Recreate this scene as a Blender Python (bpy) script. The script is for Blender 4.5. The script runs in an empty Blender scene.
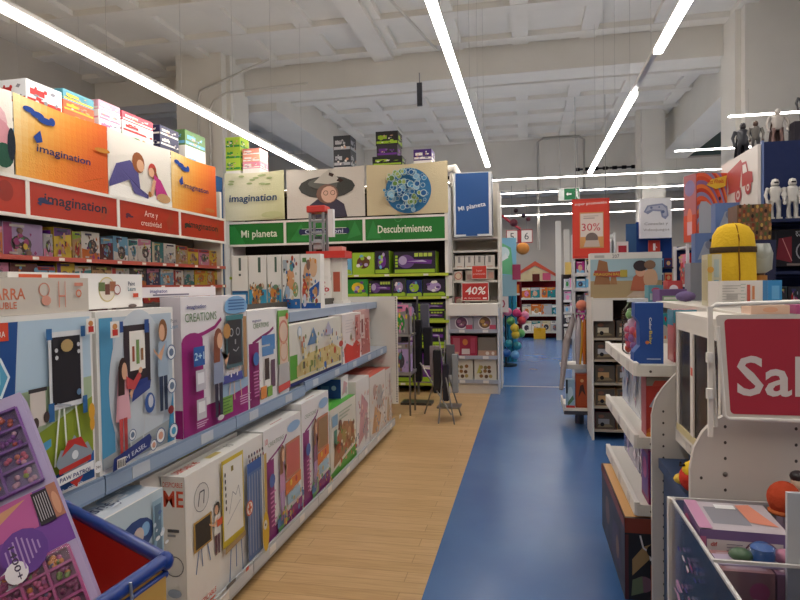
import bpy, math, random
from mathutils import Vector, Matrix
PI=math.pi
SC=bpy.context.scene
COLL=SC.collection
# ---------------------------------------------------------------- colours
def lin(h):
    if isinstance(h,(tuple,list)): return tuple(h)
    h=NAMED.get(h,h)
    v=[int(h[i:i+2],16)/255 for i in (0,2,4)]; m=sum(v)/3
    return tuple(c/12.92 if c<=.04045 else ((c+.055)/1.055)**2.4 for c in [x+(m-x)*.1 for x in v])
NAMED=dict(white='ece8e0',cream='ded3b4',beige='cdbfa4',grey='8f8f90',silver='b9bcc2',charcoal='3a3b42',black='17171c',
 red='cf2424',crimson='a81f3c',orange='ef7a1e',yellow='f2cf2c',lime='a5cf2e',green='2f9a3c',teal='1f8f95',sky='6cb6e0',
 blue='2358b0',navy='1c2b68',lilac='b49ad0',purple='6d2f96',magenta='b0267e',pink='ea86b4',brown='6e452c',tan='c99c66',
 turquoise='35b8c0',maroon='6a1a28',skin='e0ab86',wood='c08f58')
# ---------------------------------------------------------------- materials
_m={}
def mat(kind):
    if kind in _m: return _m[kind]
    m=bpy.data.materials.new(kind); m.use_nodes=True; nt=m.node_tree; b=nt.nodes['Principled BSDF']
    L=nt.links.new
    a=nt.nodes.new('ShaderNodeVertexColor'); a.layer_name='Col'
    tc=nt.nodes.new('ShaderNodeTexCoord'); nz=nt.nodes.new('ShaderNodeTexNoise')
    L(tc.outputs['Object'],nz.inputs['Vector'])
    rough,sc,met,bump,spec={'card':(.42,6,0,.03,.35),'matte':(.8,20,0,.1,.2),'plastic':(.28,5,0,.02,.5),'enamel':(.36,3,0,.02,.4),
       'metal':(.32,9,.85,.02,.5),'fabric':(.85,60,0,.25,.15),'film':(.18,7,0,.12,.5),'vinyl':(.5,4,0,.35,.3)}[kind]
    nz.inputs['Scale'].default_value=sc; nz.inputs['Detail'].default_value=3
    mr=nt.nodes.new('ShaderNodeMapRange'); mr.inputs[3].default_value=rough*.85; mr.inputs[4].default_value=min(1,rough*1.2)
    L(nz.outputs['Fac'],mr.inputs[0]); L(mr.outputs[0],b.inputs['Roughness'])
    L(a.outputs['Color'],b.inputs['Base Color'])
    b.inputs['Metallic'].default_value=met; b.inputs['Specular IOR Level'].default_value=spec
    bp=nt.nodes.new('ShaderNodeBump'); bp.inputs['Strength'].default_value=bump; bp.inputs['Distance'].default_value=.02
    L(nz.outputs['Fac'],bp.inputs['Height']); L(bp.outputs[0],b.inputs['Normal'])
    _m[kind]=m; return m
def emat(name,col,st):
    m=bpy.data.materials.new(name); m.use_nodes=True; nt=m.node_tree; nt.nodes.clear()
    e=nt.nodes.new('ShaderNodeEmission'); o=nt.nodes.new('ShaderNodeOutputMaterial')
    e.inputs[0].default_value=(*lin(col),1); e.inputs[1].default_value=st; nt.links.new(e.outputs[0],o.inputs[0]); return m
def clear_mat(name,tint,op,ior=1.12):
    m=bpy.data.materials.new(name); m.use_nodes=True; nt=m.node_tree; nt.nodes.clear(); L=nt.links.new
    t=nt.nodes.new('ShaderNodeBsdfTransparent'); t.inputs[0].default_value=(*tint,1)
    g=nt.nodes.new('ShaderNodeBsdfGlossy'); g.inputs['Color'].default_value=(*tint,1); g.inputs['Roughness'].default_value=.15
    f=nt.nodes.new('ShaderNodeFresnel'); f.inputs[0].default_value=ior
    ad=nt.nodes.new('ShaderNodeMath'); ad.operation='ADD'; ad.inputs[1].default_value=op
    mx=nt.nodes.new('ShaderNodeMixShader'); o=nt.nodes.new('ShaderNodeOutputMaterial')
    L(f.outputs[0],ad.inputs[0]); L(ad.outputs[0],mx.inputs[0]); L(t.outputs[0],mx.inputs[1]); L(g.outputs[0],mx.inputs[2]); L(mx.outputs[0],o.inputs[0])
    return m
ACR=clear_mat('acrylic',(.9,.92,.96),.06,1.14)
FILM=clear_mat('clear_wrap',(.96,.96,.98),.03,1.1)
TUBE=emat('tube_glow','fff6ee',16)
def surf(name,c1,c2,scale,rough,bump=.1,extra=None,spec=.3):
    m=bpy.data.materials.new(name); m.use_nodes=True; nt=m.node_tree; b=nt.nodes['Principled BSDF']; L=nt.links.new
    tc=nt.nodes.new('ShaderNodeTexCoord'); n=nt.nodes.new('ShaderNodeTexNoise'); n.inputs['Scale'].default_value=scale; n.inputs['Detail'].default_value=6
    r=nt.nodes.new('ShaderNodeValToRGB'); r.color_ramp.elements[0].color=(*lin(c1),1); r.color_ramp.elements[1].color=(*lin(c2),1)
    r.color_ramp.elements[0].position=.35; r.color_ramp.elements[1].position=.65
    L(tc.outputs['Object'],n.inputs['Vector']); L(n.outputs['Fac'],r.inputs[0]); L(r.outputs[0],b.inputs['Base Color'])
    b.inputs['Roughness'].default_value=rough; b.inputs['Specular IOR Level'].default_value=spec
    bp=nt.nodes.new('ShaderNodeBump'); bp.inputs['Strength'].default_value=bump; bp.inputs['Distance'].default_value=.01
    L(n.outputs['Fac'],bp.inputs['Height']); L(bp.outputs[0],b.inputs['Normal'])
    if extra: extra(nt,b,tc,r,L)
    return m
def planks(nt,b,tc,r,L):
    br=nt.nodes.new('ShaderNodeTexBrick'); br.inputs['Scale'].default_value=1; br.inputs['Brick Width'].default_value=1.3
    br.inputs['Row Height'].default_value=.11; br.inputs['Mortar Size'].default_value=.0022; br.inputs['Bias'].default_value=0
    br.inputs['Color1'].default_value=(*lin('d6b07a'),1); br.inputs['Color2'].default_value=(*lin('cba36c'),1); br.inputs['Mortar'].default_value=(*lin('b08a56'),1)
    L(tc.outputs['Object'],br.inputs['Vector'])
    mp=nt.nodes.new('ShaderNodeMapping'); mp.inputs['Scale'].default_value=(2,30,1); L(tc.outputs['Object'],mp.inputs[0])
    g=nt.nodes.new('ShaderNodeTexNoise'); g.inputs['Scale'].default_value=2; g.inputs['Detail'].default_value=5; L(mp.outputs[0],g.inputs[0])
    mx=nt.nodes.new('ShaderNodeMix'); mx.data_type='RGBA'; mx.blend_type='MULTIPLY'; mx.inputs[0].default_value=.45
    rr=nt.nodes.new('ShaderNodeValToRGB'); rr.color_ramp.elements[0].color=(.6,.5,.42,1); rr.color_ramp.elements[1].color=(1,1,1,1)
    rr.color_ramp.elements[0].position=.3; rr.color_ramp.elements[1].position=.6
    L(g.outputs['Fac'],rr.inputs[0]); L(br.outputs['Color'],mx.inputs[6]); L(rr.outputs[0],mx.inputs[7]); L(mx.outputs[2],b.inputs['Base Color'])
BLUEF=surf('blue_vinyl','3c66a2','4570aa',1.3,.25,.02,spec=.45)
WOODF=surf('wood_floor','d8a86a','c99757',3,.3,.02,planks,spec=.4)
CEIL=surf('ceiling_paint','dad6cc','e2ded4',.8,.8,.08)
WALLM=surf('wall_paint','b3aca2','bdb6ab',.5,.75,.05)
COLM=surf('column_paint','d8d4ca','e0dcd2',.9,.7,.05)
# ---------------------------------------------------------------- text cache
_g={}
def glyphs(s,bold=0):
    k=(s,bold)
    if k in _g: return _g[k]
    cu=bpy.data.curves.new('t','FONT'); cu.body=s; cu.resolution_u=2; cu.size=1; cu.fill_mode='FRONT'; cu.offset=.016*bold
    o=bpy.data.objects.new('t',cu); me=bpy.data.meshes.new_from_object(o)
    vs=[(v.co.x,v.co.y) for v in me.vertices]; fs=[tuple(p.vertices) for p in me.polygons]
    bpy.data.objects.remove(o); bpy.data.curves.remove(cu); bpy.data.meshes.remove(me)
    xs=[v[0] for v in vs]; x0=min(xs); vs=[(x-x0,y) for x,y in vs]
    _g[k]=(vs,fs,max(xs)-x0); return _g[k]
# ---------------------------------------------------------------- geometry collector
class G:
    def __init__(s): s.v=[]; s.f=[]; s.c=[]; s.sm=[]
    def face(s,pts,c,smooth=False):
        n=len(s.v); s.v+= [tuple(p) for p in pts]; s.f.append(tuple(range(n,n+len(pts)))); s.c.append(lin(c)); s.sm.append(smooth)
    def mesh(s,vs,fs,c,smooth=False):
        n=len(s.v); s.v+=[tuple(v) for v in vs]; c=lin(c)
        for f in fs: s.f.append(tuple(i+n for i in f)); s.c.append(c); s.sm.append(smooth)
    def box(s,x0,x1,y0,y1,z0,z1,c,top=None,bev=0):
        if bev:
            b=bev; vs=[];ring=[(x0+b,y0),(x1-b,y0),(x1,y0+b),(x1,y1-b),(x1-b,y1),(x0+b,y1),(x0,y1-b),(x0,y0+b)]
            rin=[(x0+b,y0+b),(x1-b,y0+b),(x1-b,y0+b),(x1-b,y1-b),(x1-b,y1-b),(x0+b,y1-b),(x0+b,y1-b),(x0+b,y0+b)]
            for r,z in ((rin,z0),(ring,z0+b),(ring,z1-b),(rin,z1)): vs+=[(x,y,z) for x,y in r]
            fs=[(k*8+i,k*8+(i+1)%8,(k+1)*8+(i+1)%8,(k+1)*8+i) for k in range(3) for i in range(8)]
            fs+=[(6,5,3,1),(25,27,29,30)]
            fs[-2]=(0,6,4,2); fs[-1]=(24,26,28,30)
            s.mesh(vs,fs,c); return s
        v=[(x0,y0,z0),(x1,y0,z0),(x1,y1,z0),(x0,y1,z0),(x0,y0,z1),(x1,y0,z1),(x1,y1,z1),(x0,y1,z1)]
        s.mesh(v,[(0,3,2,1),(0,1,5,4),(1,2,6,5),(2,3,7,6),(3,0,4,7)],c); s.mesh(v[4:],[(0,1,2,3)],top or c); return s
    def prism(s,poly,axis,a,b,c,side=None):
        # poly in the other two axes, extruded along axis from a to b
        def P(p,t): 
            return {'x':(t,p[0],p[1]),'y':(p[0],t,p[1]),'z':(p[0],p[1],t)}[axis]
        n=len(poly); va=[P(p,a) for p in poly]; vb=[P(p,b) for p in poly]
        s.mesh(va+vb,[tuple(range(n))[::-1],tuple(range(n,2*n))],c)
        s.mesh(va+vb,[(i,(i+1)%n,n+(i+1)%n,n+i) for i in range(n)],side or c); return s
    def cyl(s,cx,cy,z0,z1,r,c,n=14,r2=None,smooth=True,top=None):
        r2=r if r2 is None else r2
        va=[(cx+r*math.cos(2*PI*i/n),cy+r*math.sin(2*PI*i/n),z0) for i in range(n)]
        vb=[(cx+r2*math.cos(2*PI*i/n),cy+r2*math.sin(2*PI*i/n),z1) for i in range(n)]
        s.mesh(va+vb,[(i,(i+1)%n,n+(i+1)%n,n+i) for i in range(n)],c,smooth)
        s.mesh(va,[tuple(range(n))[::-1]],c); s.mesh(vb,[tuple(range(n))],top or c); return s
    def lathe(s,prof,c,cx=0,cy=0,n=16,sx=1,sy=1):
        vs=[(cx+r*sx*math.cos(2*PI*i/n),cy+r*sy*math.sin(2*PI*i/n),z) for r,z in prof for i in range(n)]
        fs=[(k*n+i,k*n+(i+1)%n,(k+1)*n+(i+1)%n,(k+1)*n+i) for k in range(len(prof)-1) for i in range(n)]
        s.mesh(vs,fs,c,True); return s
    def tube(s,path,r,c,n=8,closed=False):
        path=[Vector(p) for p in path]; rr=r if isinstance(r,(list,tuple)) else [r]*len(path); vs=[];N=len(path)
        up=Vector((0,0,1))
        for i,p in enumerate(path):
            if closed: d=(path[(i+1)%N]-path[i-1]).normalized()
            else: d=(path[min(i+1,N-1)]-path[max(i-1,0)]).normalized()
            a=d.cross(up)
            if a.length<.05: a=d.cross(Vector((0,1,0)))
            a.normalize(); b=a.cross(d)
            vs+=[p+(a*math.cos(2*PI*k/n)+b*math.sin(2*PI*k/n))*rr[i] for k in range(n)]
        M=N if closed else N-1
        fs=[(i*n+k,i*n+(k+1)%n,((i+1)%N)*n+(k+1)%n,((i+1)%N)*n+k) for i in range(M) for k in range(n)]
        s.mesh(vs,fs,c,True)
        if not closed: s.mesh(vs[:n],[tuple(range(n))],c); s.mesh(vs[-n:],[tuple(range(n))[::-1]],c)
        return s
    def ell(s,c0,rad,c,n=14,m=9,a=(0,1)):
        vs=[];x,y,z=c0
        for j in range(m+1):
            t=-PI/2+PI*(a[0]+(a[1]-a[0])*j/m)
            for i in range(n):
                p=2*PI*i/n; vs.append((x+rad[0]*math.cos(t)*math.cos(p),y+rad[1]*math.cos(t)*math.sin(p),z+rad[2]*math.sin(t)))
        s.mesh(vs,[(j*n+i,j*n+(i+1)%n,(j+1)*n+(i+1)%n,(j+1)*n+i) for j in range(m) for i in range(n)],c,True); return s
    def art(s,fr,cmds,eps=.0007,base=0):
        O,U,V,N=[Vector(a) for a in fr]; k=base
        asp=V.length/max(U.length,1e-6)
        for cm in cmds:
            k+=1; off=N*(eps*k); t=cm[0]
            def Q(x,y): return O+U*x+V*y+off
            if t=='R': _,x0,y0,x1,y1,c=cm; s.face([Q(x0,y0),Q(x1,y0),Q(x1,y1),Q(x0,y1)],c)
            elif t=='P': s.face([Q(*p) for p in cm[1]],cm[2])
            elif t in 'EC':
                if t=='E': _,cx,cy,rx,ry,c=cm
                else: _,cx,cy,ry,c=cm; rx=ry*asp
                n=14 if ry<.3 else 36; s.face([Q(cx+rx*math.cos(2*PI*i/n),cy+ry*math.sin(2*PI*i/n)) for i in range(n)],c)
            elif t=='O':
                _,cx,cy,ry,w,c=cm; rx=ry*asp; n=18
                for i in range(n):
                    a,b=2*PI*i/n,2*PI*(i+1)/n; q=1-w
                    s.face([Q(cx+rx*math.cos(a),cy+ry*math.sin(a)),Q(cx+rx*math.cos(b),cy+ry*math.sin(b)),Q(cx+rx*q*math.cos(b),cy+ry*q*math.sin(b)),Q(cx+rx*q*math.cos(a),cy+ry*q*math.sin(a))],c)
            elif t=='L':
                _,pts,w,c=cm
                for (x0,y0),(x1,y1) in zip(pts,pts[1:]):
                    a=Q(x0,y0);b=Q(x1,y1);d=(b-a)
                    if d.length<1e-6: continue
                    q=d.normalized().cross(N)*(w*V.length/2); s.face([a-q,b-q,b+q,a+q],c)
            elif t=='T':   # text, x, y(baseline), height(frac of V), colour, opts
                _,txt,x,y,h,c=cm[:6]; o=cm[6] if len(cm)>6 else {}
                vs,fs,w=glyphs(txt,1 if (len(cm)>6 and cm[6].get('bold')) else 0); H=h*V.length*1.38; ang=o.get('rot',0); W=w*H; kx=1
                mw=o.get('w')
                if mw: kx=mw*(U.length if abs(math.sin(ang))<.7 else V.length)/W
                al=o.get('a','c'); sh={'c':-W*kx/2,'l':0,'r':-W*kx}[al]
                u=U.normalized(); v=V.normalized(); ca,sa=math.cos(ang),math.sin(ang); b0=Q(x,y); sk=o.get('skew',0)
                P3=[]
                for gx,gy in vs:
                    X=gx*H*kx+sh+gy*H*sk; Y=gy*H
                    P3.append(b0+u*(X*ca-Y*sa)+v*(X*sa+Y*ca))
                s.mesh(P3,fs,c)
        return s
    def build(s,name,kind='card',parent=None,loc=(0,0,0),rz=0,rot=None,M=None):
        me=bpy.data.meshes.new(name); me.from_pydata(s.v,[],s.f)
        at=me.color_attributes.new('Col','FLOAT_COLOR','CORNER'); buf=[]
        for f,c in zip(s.f,s.c): buf+= [*c,1.0]*len(f)
        at.data.foreach_set('color',buf); me.polygons.foreach_set('use_smooth',s.sm)
        me.materials.append(kind if not isinstance(kind,str) else mat(kind)); me.update()
        o=bpy.data.objects.new(name,me); COLL.objects.link(o); o.parent=parent
        if M is not None: o.matrix_world=M
        else: o.location=loc; o.rotation_euler=rot or (0,0,rz)
        return o
def empty(name,loc=(0,0,0),rz=0,rot=None):
    o=bpy.data.objects.new(name,None); COLL.objects.link(o); o.location=loc; o.rotation_euler=rot or (0,0,rz); o.empty_display_size=.1; return o
def tag(o,label,cat,group=None,kind=None):
    o['label']=label; o['category']=cat
    if group: o['group']=group
    if kind: o['kind']=kind
    return o
def struct(o): o['kind']='structure'; return o
def copy_tree(o,parent=None):
    c=o.copy(); COLL.objects.link(c)
    if parent is not None: c.parent=parent
    for ch in list(o.children): copy_tree(ch,c)
    return c
def face_of(w,d,h,f):
    return {'F':((-w/2,-d/2,0),(w,0,0),(0,0,h),(0,-1,0)),'R':((w/2,-d/2,0),(0,d,0),(0,0,h),(1,0,0)),
            'L':((-w/2,d/2,0),(0,-d,0),(0,0,h),(-1,0,0)),'B':((w/2,d/2,0),(-w,0,0),(0,0,h),(0,1,0)),
            'T':((-w/2,-d/2,h),(w,0,0),(0,d,0),(0,0,1))}[f]
def pbox(name,label,cat,w,d,h,loc,rz,c,arts=None,group=None,rot=None,kind='card',top=None):
    g=G(); g.box(-w/2,w/2,-d/2,d/2,0,h,c,top)
    for f,cm in (arts or {}).items(): g.art(face_of(w,d,h,f),cm)
    return tag(g.build(name,kind,None,loc,rz,rot),label,cat,group)
def fine(a,k,cols,n=30,x0=.08,x1=.92,y0=.08,y1=.85,r=.04):
    q=random.Random(k); out=list(a)
    for i in range(n):
        x,y=q.uniform(x0+r,x1-r),q.uniform(y0+r,y1-r); e,f=q.uniform(.3,1)*r,q.uniform(.3,1)*r; c=q.choice(cols)
        out.append(('E',x,y,e,f,c) if i%2 else ('P',[(x-e,y-f*.4),(x+e*.2,y-f),(x+e,y+f*.5),(x-e*.2,y+f)],c))
    return out
# ---------------------------------------------------------------- little print vocabulary
def kid(x,y,s,hair,top,leg,a=1,long=False,arm=1,skin='skin'):
    """standing child drawn on packaging, feet at (x,y), height s, a = width correction"""
    W=lambda v:v*s*a
    r=[('P',[(x-W(.09),y),(x-W(.02),y),(x,y+.45*s),(x-W(.10),y+.45*s)],leg),('P',[(x+W(.02),y),(x+W(.09),y),(x+W(.10),y+.45*s),(x,y+.45*s)],leg),
       ('P',[(x-W(.13),y+.38*s),(x+W(.13),y+.38*s),(x+W(.10),y+.76*s),(x-W(.10),y+.76*s)],top),
       ('P',[(x+W(.06),y+.74*s),(x+W(.12*arm+.06),y+.55*s),(x+W(.24*arm),y+.66*s),(x+W(.25*arm),y+.70*s),(x+W(.13*arm),y+.62*s)],skin),
       ('E',x,y+.88*s,W(.105),.125*s,hair),('E',x+W(.03*arm),y+.86*s,W(.07),.09*s,skin)]
    if long: r.insert(3,('P',[(x-W(.12),y+.62*s),(x+W(.04),y+.62*s),(x+W(.05),y+.92*s),(x-W(.1),y+.92*s)],hair))
    return r
def easel(x,y,w,h,board,frame,leg,lw=.012):
    b=y+h*.42
    return [('L',[(x+w*.1,y),(x+w*.28,b)],lw,leg),('L',[(x+w*.9,y+h*.05),(x+w*.75,b)],lw,leg),('L',[(x+w*.45,y+h*.06),(x+w*.4,b)],lw,leg),
            ('R',x,b,x+w,y+h,frame),('R',x+w*.08,b+h*.04,x+w*.92,y+h*.96,board)]
def barcode(x,y,w,h,c='black'):
    return [('R',x,y,x+w,y+h,'white')]+[('R',x+w*(.08+.12*i),y+h*.12,x+w*(.08+.12*i+(.04 if i%2 else .07)),y+h*.88,c) for i in range(7)]
def lines(x,y,w,n,dy,c,h=.008):
    return [('R',x,y-i*dy,x+w*(1-.18*(i%3)),y-i*dy+h,c) for i in range(n)]
PAL=['white','red','orange','yellow','lime','green','teal','sky','blue','purple','magenta','pink','tan','cream']
def busy(rng,base,acc,dark=False,n=26):
    """crowded printed front: title band, many small figures and corner flashes"""
    p=[acc,acc,base,'skin','8a6a5a','7a7080','b8b0a8','4a4450']+rng.sample(PAL,4)
    s=[('R',.02,.02,.98,.98,base)]
    k=rng.randrange(4)
    if k==0: s+=[('R',.02,.8,.98,.98,acc)]
    elif k==1: s+=[('P',[(.02,.02),(.98,.02),(.98,.25),(.02,.4)],acc)]
    elif k==2: s+=[('R',.02,.02,.22,.98,acc)]
    else: s+=[('P',[(.02,.7),(.98,.8),(.98,.98),(.02,.98)],acc)]
    mx,my=rng.uniform(.4,.6),rng.uniform(.35,.5); s.append(('E',mx,my,.26,.26,rng.choice(p)))
    for i in range(n):
        if i<n*.6: x,y=mx+rng.gauss(0,.17),my+rng.gauss(0,.17)
        else: x,y=rng.uniform(.08,.92),rng.uniform(.08,.92)
        x=min(.92,max(.08,x)); y=min(.92,max(.08,y)); c=rng.choice(p); r=rng.uniform(.025,.085)
        if rng.random()<.45: s.append(('E',x,y,min(r,x-.02,.98-x),min(r*rng.uniform(.8,1.6),y-.02,.98-y),c))
        else:
            q=[(x+r*rng.uniform(.5,1.2)*math.cos(a+rng.uniform(0,.8)),y+r*rng.uniform(.5,1.8)*math.sin(a)) for a in (0.2,1.6,2.9,4.4)]
            s.append(('P',[(max(.02,min(.98,a)),max(.02,min(.98,b))) for a,b in q],c))
    s+=[('R',.12,.86,.12+rng.uniform(.3,.6),.93,rng.choice(['d8d0c8','c8b868','3a4070'])),('R',.1,.06,.3,.12,'d8d0c8')]
    return s
ORD=['first','second','third','fourth','fifth','sixth','seventh','eighth','ninth','tenth','eleventh','twelfth','thirteenth','fourteenth','fifteenth','sixteenth','seventeenth','eighteenth','nineteenth','twentieth']
def row(name,what,place,group,o,rz,z,items,gap=.008,seed=1,side='left',cat=None,inset=0):
    """boxes side by side on a shelf: o = front left corner (as seen), items = (w,h,d,base,accent)"""
    rng=random.Random(seed); ux,uy=math.cos(rz),math.sin(rz); nx,ny=-uy,ux; t=0; out=[]
    for i,it in enumerate(items):
        w,h,d,b,a=it[:5]
        if b is None: t+=w; continue
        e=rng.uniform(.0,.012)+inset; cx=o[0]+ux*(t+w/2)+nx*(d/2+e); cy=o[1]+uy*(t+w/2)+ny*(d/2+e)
        mt=(lambda c:tuple(q*.62+m_*.22 for q,m_ in zip(lin(c),lin('7a6a5c')))) if inset else (lambda c:c)  # inset boxes: shade under the canopy painted in as darker, duller colours
        lab=f"{b} {what} with {a} artwork, {ORD[i]} from {side} on {place}"
        out.append(pbox(name,lab,cat or 'toy box',w-gap,d,h,(cx,cy,z),rz,mt(b),{'F':[(*c_[:-1],mt(c_[-1])) for c_ in busy(rng,b,a)],'T':[('R',.2,.3,.8,.7,a)],'L':[('R',.1,.6,.9,.9,a)],'R':[('R',.1,.6,.9,.9,a)]},group)); t+=w
    return out
# ================================================================ camera
th,ph,ro=math.radians(11.8699),math.radians(1.40744),math.radians(.9)
fw=Vector((-math.sin(th)*math.cos(ph),math.cos(th)*math.cos(ph),-math.sin(ph))); r0=Vector((math.cos(th),math.sin(th),0)); u0=r0.cross(fw)
Rv=r0*math.cos(ro)-u0*math.sin(ro); Uv=r0*math.sin(ro)+u0*math.cos(ro)
cd=bpy.data.cameras.new('camera'); cam=bpy.data.objects.new('camera',cd); COLL.objects.link(cam)
cd.sensor_width=36; cd.lens=610/800*36; cd.clip_start=.05
mw=Matrix((Rv,Uv,-fw)).transposed().to_4x4(); mw.translation=Vector((0,0,1.55)); cam.matrix_world=mw; SC.camera=cam
SC.view_settings.view_transform='Standard'; SC.view_settings.look='None'; SC.view_settings.gamma=1; SC.view_settings.use_curve_mapping=False
SC.view_settings.exposure=.66
w=bpy.data.worlds.new('world'); SC.world=w; w.use_nodes=True; w.node_tree.nodes['Background'].inputs[0].default_value=(.02,.02,.02,1)
# ================================================================ shell
XL,XR,YB,YF,ZC=-9.5,8.5,22.0,-3.5,6.25
def slab(name,x0,x1,y0,y1,z0,z1,m):
    g=G(); g.box(x0,x1,y0,y1,z0,z1,'white'); return struct(g.build(name,m))
slab('floor',XL,XR,YF,YB,-.12,-.012,BLUEF)
slab('floor',-.53,XR,YF,YB,-.0119,0,BLUEF)
slab('floor',XL,-.53,9.0,YB,-.0119,0,BLUEF)
slab('floor',XL,-.53,YF,9.0,-.0119,0,WOODF)
g=G(); g.box(-.53,.9,9.28,9.32,.0,.0012,'silver'); struct(g.build('trim_1','matte'))
slab('wall_left',XL-.2,XL,YF,YB,-.1,ZC,WALLM); slab('wall_right',XR,XR+.2,YF,YB,-.1,ZC,WALLM)
slab('wall_back',XL,XR,YB,YB+.2,-.1,ZC,WALLM); slab('wall_front',XL,XR,YF-.2,YF,-.1,ZC,WALLM)
g=G(); g.box(XL-.2,XR+.2,YF-.2,YB+.2,ZC,ZC+.2,'white')
y=YF+.4
while y<YB: g.box(XL,XR,y,y+.3,ZC-.1,ZC+.02,'white'); y+=1.35
x=XL+.5
while x<XR: g.box(x,x+.3,YF,YB,ZC-.09,ZC+.02,'white'); x+=1.25
struct(g.build('ceiling',CEIL))
def beam(n,x0,x1,y0,y1,z0,z1=ZC): struct_=slab(f'trim_{n}',x0,x1,y0,y1,z0,z1,COLM); return struct_
beam(2,XL,XR,12.15,12.75,5.62); beam(3,XL,XR,13.6,13.9,5.85)
beam(4,-6.3,-5.4,12.75,YB,5.45); beam(5,3.9,4.8,12.75,YB,5.3)
beam(6,XL,XR,20.2,21.9,4.55); beam(7,-3.0,-2.6,5.0,12.15,6.08)
def column(n,x0,x1,y0,y1,fl=None):
    g=G(); g.box(x0,x1,y0,y1,0,ZC,'white'); g.box(x0-.09,x0,y0+.2,y1-.2,0,ZC,'white'); g.box(x1,x1+.09,y0+.2,y1-.2,0,ZC,'white')
    return struct(g.build(f'trim_{n}',COLM))
column(8,-6.95,-5.95,11.3,12.5); column(9,3.6,4.9,11.3,12.5); column(10,3.05,3.6,17.6,18.3)
# distant dark openings high on the right (store room windows)
g=G(); g.box(-.75,.75,-.03,.0,0,.85,'b8b0a8'); g.face([(-.7,-.032,.05),(.7,-.032,.05),(.7,-.032,.8),(-.2,-.032,.8)],'5a6a66')
struct(g.build('window_1','matte',None,(5.35,20.19,5.3)))
# pipes on ceiling and column
def pipe(label,pts,r=.025,c='c9c5bc'):
    g=G(); g.tube(pts,r,c,8); tag(g.build('conduit_pipe','matte'),label,'pipe','conduit pipes on the ceiling and columns')
pipe('pale conduit pipe down the left column, the one nearer its middle',[(-6.45,11.26,0.3),(-6.45,11.26,5.3),(-6.4,11.26,5.5),(-4.9,11.26,6.0)])
pipe('pale conduit pipe down the left column beside its right edge',[(-6.2,11.26,.3),(-6.2,11.26,5.1),(-6.1,11.26,5.3),(-5.8,11.2,5.4),(-4.1,11.2,5.45)])
pipe('pale u-shaped conduit loop in front of the far beam',[(.35,19.9,2.6),(.35,19.9,6.0),(.5,19.9,6.1),(1.6,19.9,6.1),(1.75,19.9,6.0),(1.75,19.9,4.4)],.04,'b0aca3')
pipe('long thin conduit running along the ceiling over the wooden aisle',[(-3.1,6.2,6.125),(-2.2,9.2,6.125),(-1.7,11.9,6.125)])
pipe('thin conduit on the ceiling left of the middle light row',[(-1.8,6.0,6.12),(-1.5,7.6,6.12),(-1.35,9.2,6.12)],.03)
pipe('thin horizontal conduit crossing the ceiling above the light rows',[(-5.2,8.2,6.06),(3.8,9.6,6.06)],.03)
# small ceiling gadgets
g=G(); g.box(-.05,.05,-.03,.03,-.35,.1,'charcoal'); g.cyl(0,0,.1,.3,.012,'grey',6)
tag(g.build('ceiling_speaker','plastic',None,(-2.05,11.95,5.42)),'small dark hanging fitting on the beam above the green shelves','fitting')
for k,x in enumerate((-.5,1.6)):
    g=G(); g.box(0,2.6 if k else 2.2,-.03,0,-.06,.0,'charcoal')
    for j in range(9): g.box(j*.28,j*.28+.14,-.05,-.03,-.09,.02,'black')
    tag(g.build('air_vent','matte',None,(x-(3.2 if not k else .1),20.2,5.15 if k else 5.1)),['dark slotted vent on the far beam above the globe banner','dark slotted vent on the far beam behind the right light row'][k],'vent')
# ================================================================ ceiling lights
def make_fixture():
    r=empty('light_fixture'); g=G(); g.prism([(-.026,.0),(.026,.0),(.02,.05),(-.02,.05)],'y',0,1.26,'d8d5ce'); g.build('housing','enamel',r)
    g=G(); g.box(-.036,.036,.012,1.248,-.045,-.002,'white'); g.build('tube',TUBE,r)
    g=G(); g.cyl(0,.3,.05,2.42,.0025,'b8b4ac',5); g.build('hanging_rod','matte',r)
    return r
fx=make_fixture(); first=True
def put_fixture(x,y,z,rz,label,group=None,off=False):
    global first,fx
    o=fx if first else copy_tree(fx); first=False
    o.location=(x,y,z); o.rotation_euler=(0,0,rz); tag(o,label,'light',group)
    if off:
        for c in list(o.children):
            if c.name.startswith('tube'): bpy.data.objects.remove(c)
    return o
FXD={}
for nm,x,y0,n in (('left',-3.84,-.25,9),('middle',-.69,-1.4,10),('right',1.2,-1.5,11)):
    for k in range(n):
        y=y0+1.26*k+(.04 if nm=='right' else 0)
        off=(nm=='right' and k==6)
        yy=y
        if off: lb='unlit dark section of the right hanging light row'
        else: lb=f'glowing tube light in the {nm} hanging light row above the aisles'
        put_fixture(x,yy,3.7,0,lb,None if off else f'tube lights of the {nm} row',off)
k=0
for yy in (12.9,14.9,17.3,19.8):
    for x in (-6.24,-4.98,-3.72,-2.46,-1.2,.06,1.32,2.58,3.84,5.1):  # outer tubes of each row added to brighten the far area
        o=put_fixture(x,yy,3.7,-PI/2,'glowing tube light in the far crosswise rows, lengthened to brighten the shop end','far crosswise tube lights'); o.scale=(1.3,1,.1)
put_fixture(2.4,10.9,3.7,-PI/2,'tube light hung crosswise behind the dump truck sign').scale=(1.2,1,.14)
put_fixture(2.6,8.8,3.7,-PI/2,'short tube light hung crosswise near the toys on the blue wall').scale=(1.2,.8,.14)
for y in (1.0,2.26,3.52,4.78,6.04,7.3,8.56): put_fixture(-7.2,y,3.7,0,'added unseen tube light brightening the ceiling behind the red shelving unit','tube lights behind the red unit')  # row added to lift the ceiling brightness, hidden from the camera
for y in (-1.5,-.24,1.02,2.28,3.54,4.8,6.06,7.32): put_fixture(4.9,y,3.7,0,'added unseen tube light for brightness beyond the right shelves','tube lights of the far right row')  # row added out of view to brighten the ceiling and right side
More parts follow.
